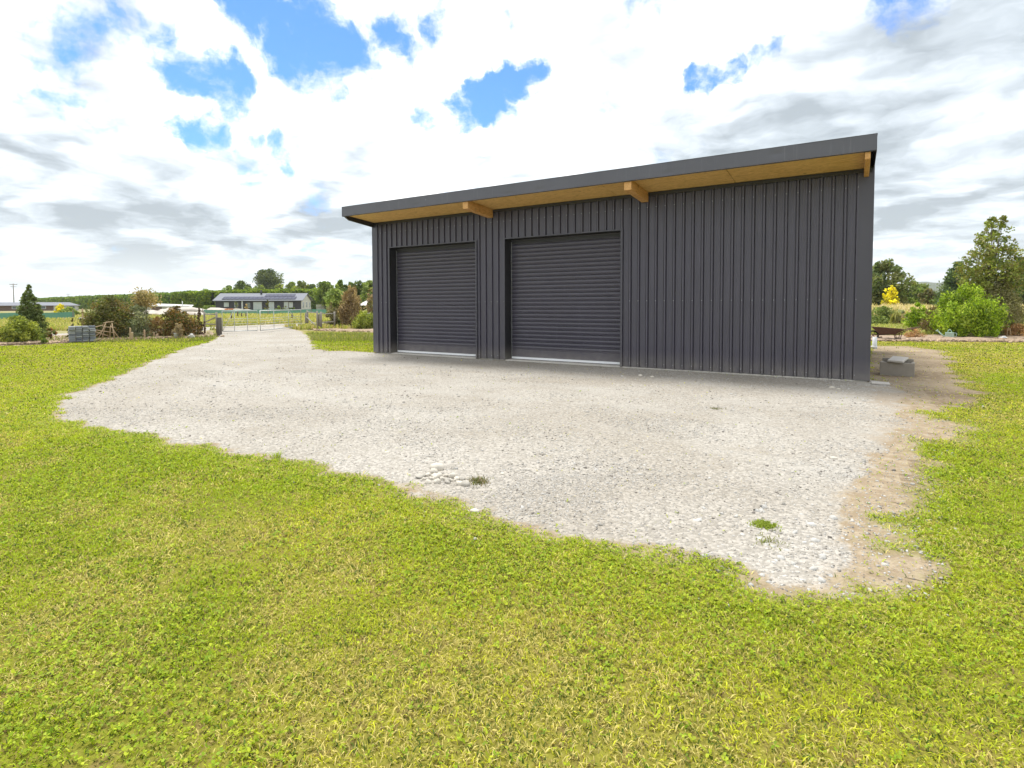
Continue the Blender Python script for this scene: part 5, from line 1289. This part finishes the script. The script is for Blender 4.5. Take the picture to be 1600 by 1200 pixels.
HOL = ((425, 30, 3.8, 1), (490, 75, 3.6, 1), (550, 100, 2.6, .75), (440, 0, 4.5, 1), (600, 70, 3.0, .5), (285, 112, 2.0, .85), (325, 140, 1.9, .8), (262, 90, 2.2, .7), (760, 155, 1.9, .85), (720, 170, 1.9, .85), (800, 140, 1.6, .78), (835, 128, 1.3, .7), (680, 186, 1.5, .75), (780, 185, 1.3, .6), (1130, 95, 1.4, .75), (1165, 78, 1.2, .72), (1200, 66, 1.0, .7), (1090, 110, 1.3, .72), (1060, 120, 1.1, .65),
        (370, 240, 1.9, .8), (425, 238, 1.6, .8), (320, 243, 1.4, .65), (1450, -8, 2.0, .5), (290, 200, 1.6, .75), (120, 66, 2.0, .5), (190, 50, 1.8, .55), (60, 62, 1.8, .4), (692, 25, 1.8, .6), (1000, 15, 1.8, .5))
holes = msum([spotm(a, b, c, .75, None, k) for a, b, c, k in HOL])
near_h = msum([spotm(a, b, c*1.9, .6) for a, b, c, k in HOL if k > .74])
p2 = vadd(pl, vscale(vadd(noise(nt, pl, .8, 5, .6, 0, 1, '2D'), (-.5, -.5, -.5)), .7))
d0_ = noise(nt, p2, 1.15, 7, .56, 0, 0, '2D'); d1_ = noise(nt, vadd(p2, (-.13*sun_dir.x*0+.10, .08, 0)), 1.15, 6, .56, 0, 0, '2D')
fine = noise(nt, p2, 4.5, 7, .60, 0, 0, '2D')
vf_ = noise(nt, vadd(dirv, vscale(wob, .12)), 9, 8, .62)
# cloud cover: mostly closed, opened by the holes
cov = math_(nt, 'ADD', math_(nt, 'ADD', math_(nt, 'MULTIPLY', d0_, .9), math_(nt, 'MULTIPLY', fine, .45)), math_(nt, 'MULTIPLY', holes, -.92))
cov = math_(nt, 'ADD', cov, math_(nt, 'MULTIPLY', math_(nt, 'SUBTRACT', vf_, .5), 2.3))
mask = sstep(nt, cov, -.14, .42)
vo_ = nt.nodes.new('ShaderNodeTexVoronoi'); vo_.voronoi_dimensions = '2D'; vo_.feature = 'SMOOTH_F1'; vo_.inputs['Scale'].default_value = 1.7; vo_.inputs['Detail'].default_value = 3; vo_.inputs['Roughness'].default_value = .5; vo_.inputs['Smoothness'].default_value = .6
nt.links.new(p2, vo_.inputs['Vector']); puff = math_(nt, 'SUBTRACT', .55, vo_.outputs['Distance'])
# shade inside the clouds
rel = math_(nt, 'SUBTRACT', d0_, d1_)
sh = math_(nt, 'ADD', math_(nt, 'MULTIPLY', rel, 2.2), math_(nt, 'ADD', math_(nt, 'MULTIPLY', fine, .5), math_(nt, 'MULTIPLY', d0_, -.95)))
sh = math_(nt, 'ADD', math_(nt, 'ADD', sh, .91), math_(nt, 'ADD', math_(nt, 'MULTIPLY', puff, .55), math_(nt, 'MULTIPLY', near_h, .22)))
dark = msum([math_(nt, 'MULTIPLY', spotm(*a), k) for a, k in (((1480, 150, 9, .9), .42), ((1380, 110, 7, .9), .30), ((1590, 110, 9, .9), .42), ((60, 215, 7, .9), .26), ((60, 20, 7, .8), .24), ((900, 250, 7, .9), .12), ((230, 330, 6, .9), .20), ((500, 300, 6, .9), .18), ((1540, 290, 7, .9), .22), ((60, 330, 8, .9), .2), ((350, 395, 8, .9), .16))])
lit = msum([math_(nt, 'MULTIPLY', spotm(*a), k) for a, k in (((420, 160, 7, .9), .22), ((120, 120, 6, .9), .24), ((620, 220, 8, .9), .15), ((960, 60, 12, .9), .20), ((1560, 240, 4, .9), .2), ((260, 25, 5, .9), .15))])
sh = math_(nt, 'SUBTRACT', math_(nt, 'ADD', sh, lit), dark)
sh = math_(nt, 'SUBTRACT', sh, math_(nt, 'MULTIPLY', sstep(nt, sx.outputs[2], .36, .10), .12))
sh = math_(nt, 'ADD', math_(nt, 'MULTIPLY', math_(nt, 'SUBTRACT', sh, .55), 1.1), .55)
ccol = ramp(nt, sh, [(.0, (.36, .41, .455)), (.25, (.52, .58, .635)), (.50, (.73, .785, .84)), (.74, (.98, .99, 1.0)), (1.0, (1.15, 1.14, 1.13))])
CLOUD = 4.1
cc_ = mixc(nt, 1.0, ccol, (CLOUD, CLOUD, CLOUD), 'MULTIPLY')
# thin veil towards the horizon
hz = sstep(nt, sx.outputs[2], .12, -.01)
cc_ = mixc(nt, math_(nt, 'MULTIPLY', hz, .6), cc_, (CLOUD*.86, CLOUD*.90, CLOUD*.94))
mask = math_(nt, 'MAXIMUM', mask, math_(nt, 'MULTIPLY', hz, .75))
SKYB = nt.nodes.new('ShaderNodeMix'); SKYB.data_type = 'RGBA'
sk2 = mixc(nt, 1.0, sky.outputs[0], (.27, .43, .64), 'MULTIPLY')
fin = mixc(nt, mask, sk2, cc_)
bg = nt.nodes.new('ShaderNodeBackground'); bg.inputs[1].default_value = .1; nt.links.new(fin, bg.inputs[0])
wo = nt.nodes.new('ShaderNodeOutputWorld'); nt.links.new(bg.outputs[0], wo.inputs[0])
w.cycles.sampling_method = 'MANUAL'; w.cycles.sample_map_resolution = 1024
S.view_settings.view_transform = 'Standard'; S.view_settings.look = 'None'; S.view_settings.gamma = 1; S.view_settings.exposure = 1.85
S.cycles.max_bounces = 5; S.cycles.diffuse_bounces = 2; S.cycles.transparent_max_bounces = 8; S.cycles.use_denoising = True

# ------------------------------------------------------------------ AIR
hm = bpy.data.materials.new('air'); hm.use_nodes = True; ht = hm.node_tree; ht.nodes.clear()
pv_ = ht.nodes.new('ShaderNodeVolumePrincipled'); pv_.inputs['Color'].default_value = (.90, .94, 1, 1); pv_.inputs['Density'].default_value = 1.3e-4
ho = ht.nodes.new('ShaderNodeOutputMaterial'); ht.links.new(pv_.outputs[0], ho.inputs['Volume'])
mb = MB(); mb.box(-2450, 2450, -2450, 2450, -2.5, 130); tag(mb.build('haze', hm), kind='stuff')
S.cycles.volume_bounces = 1
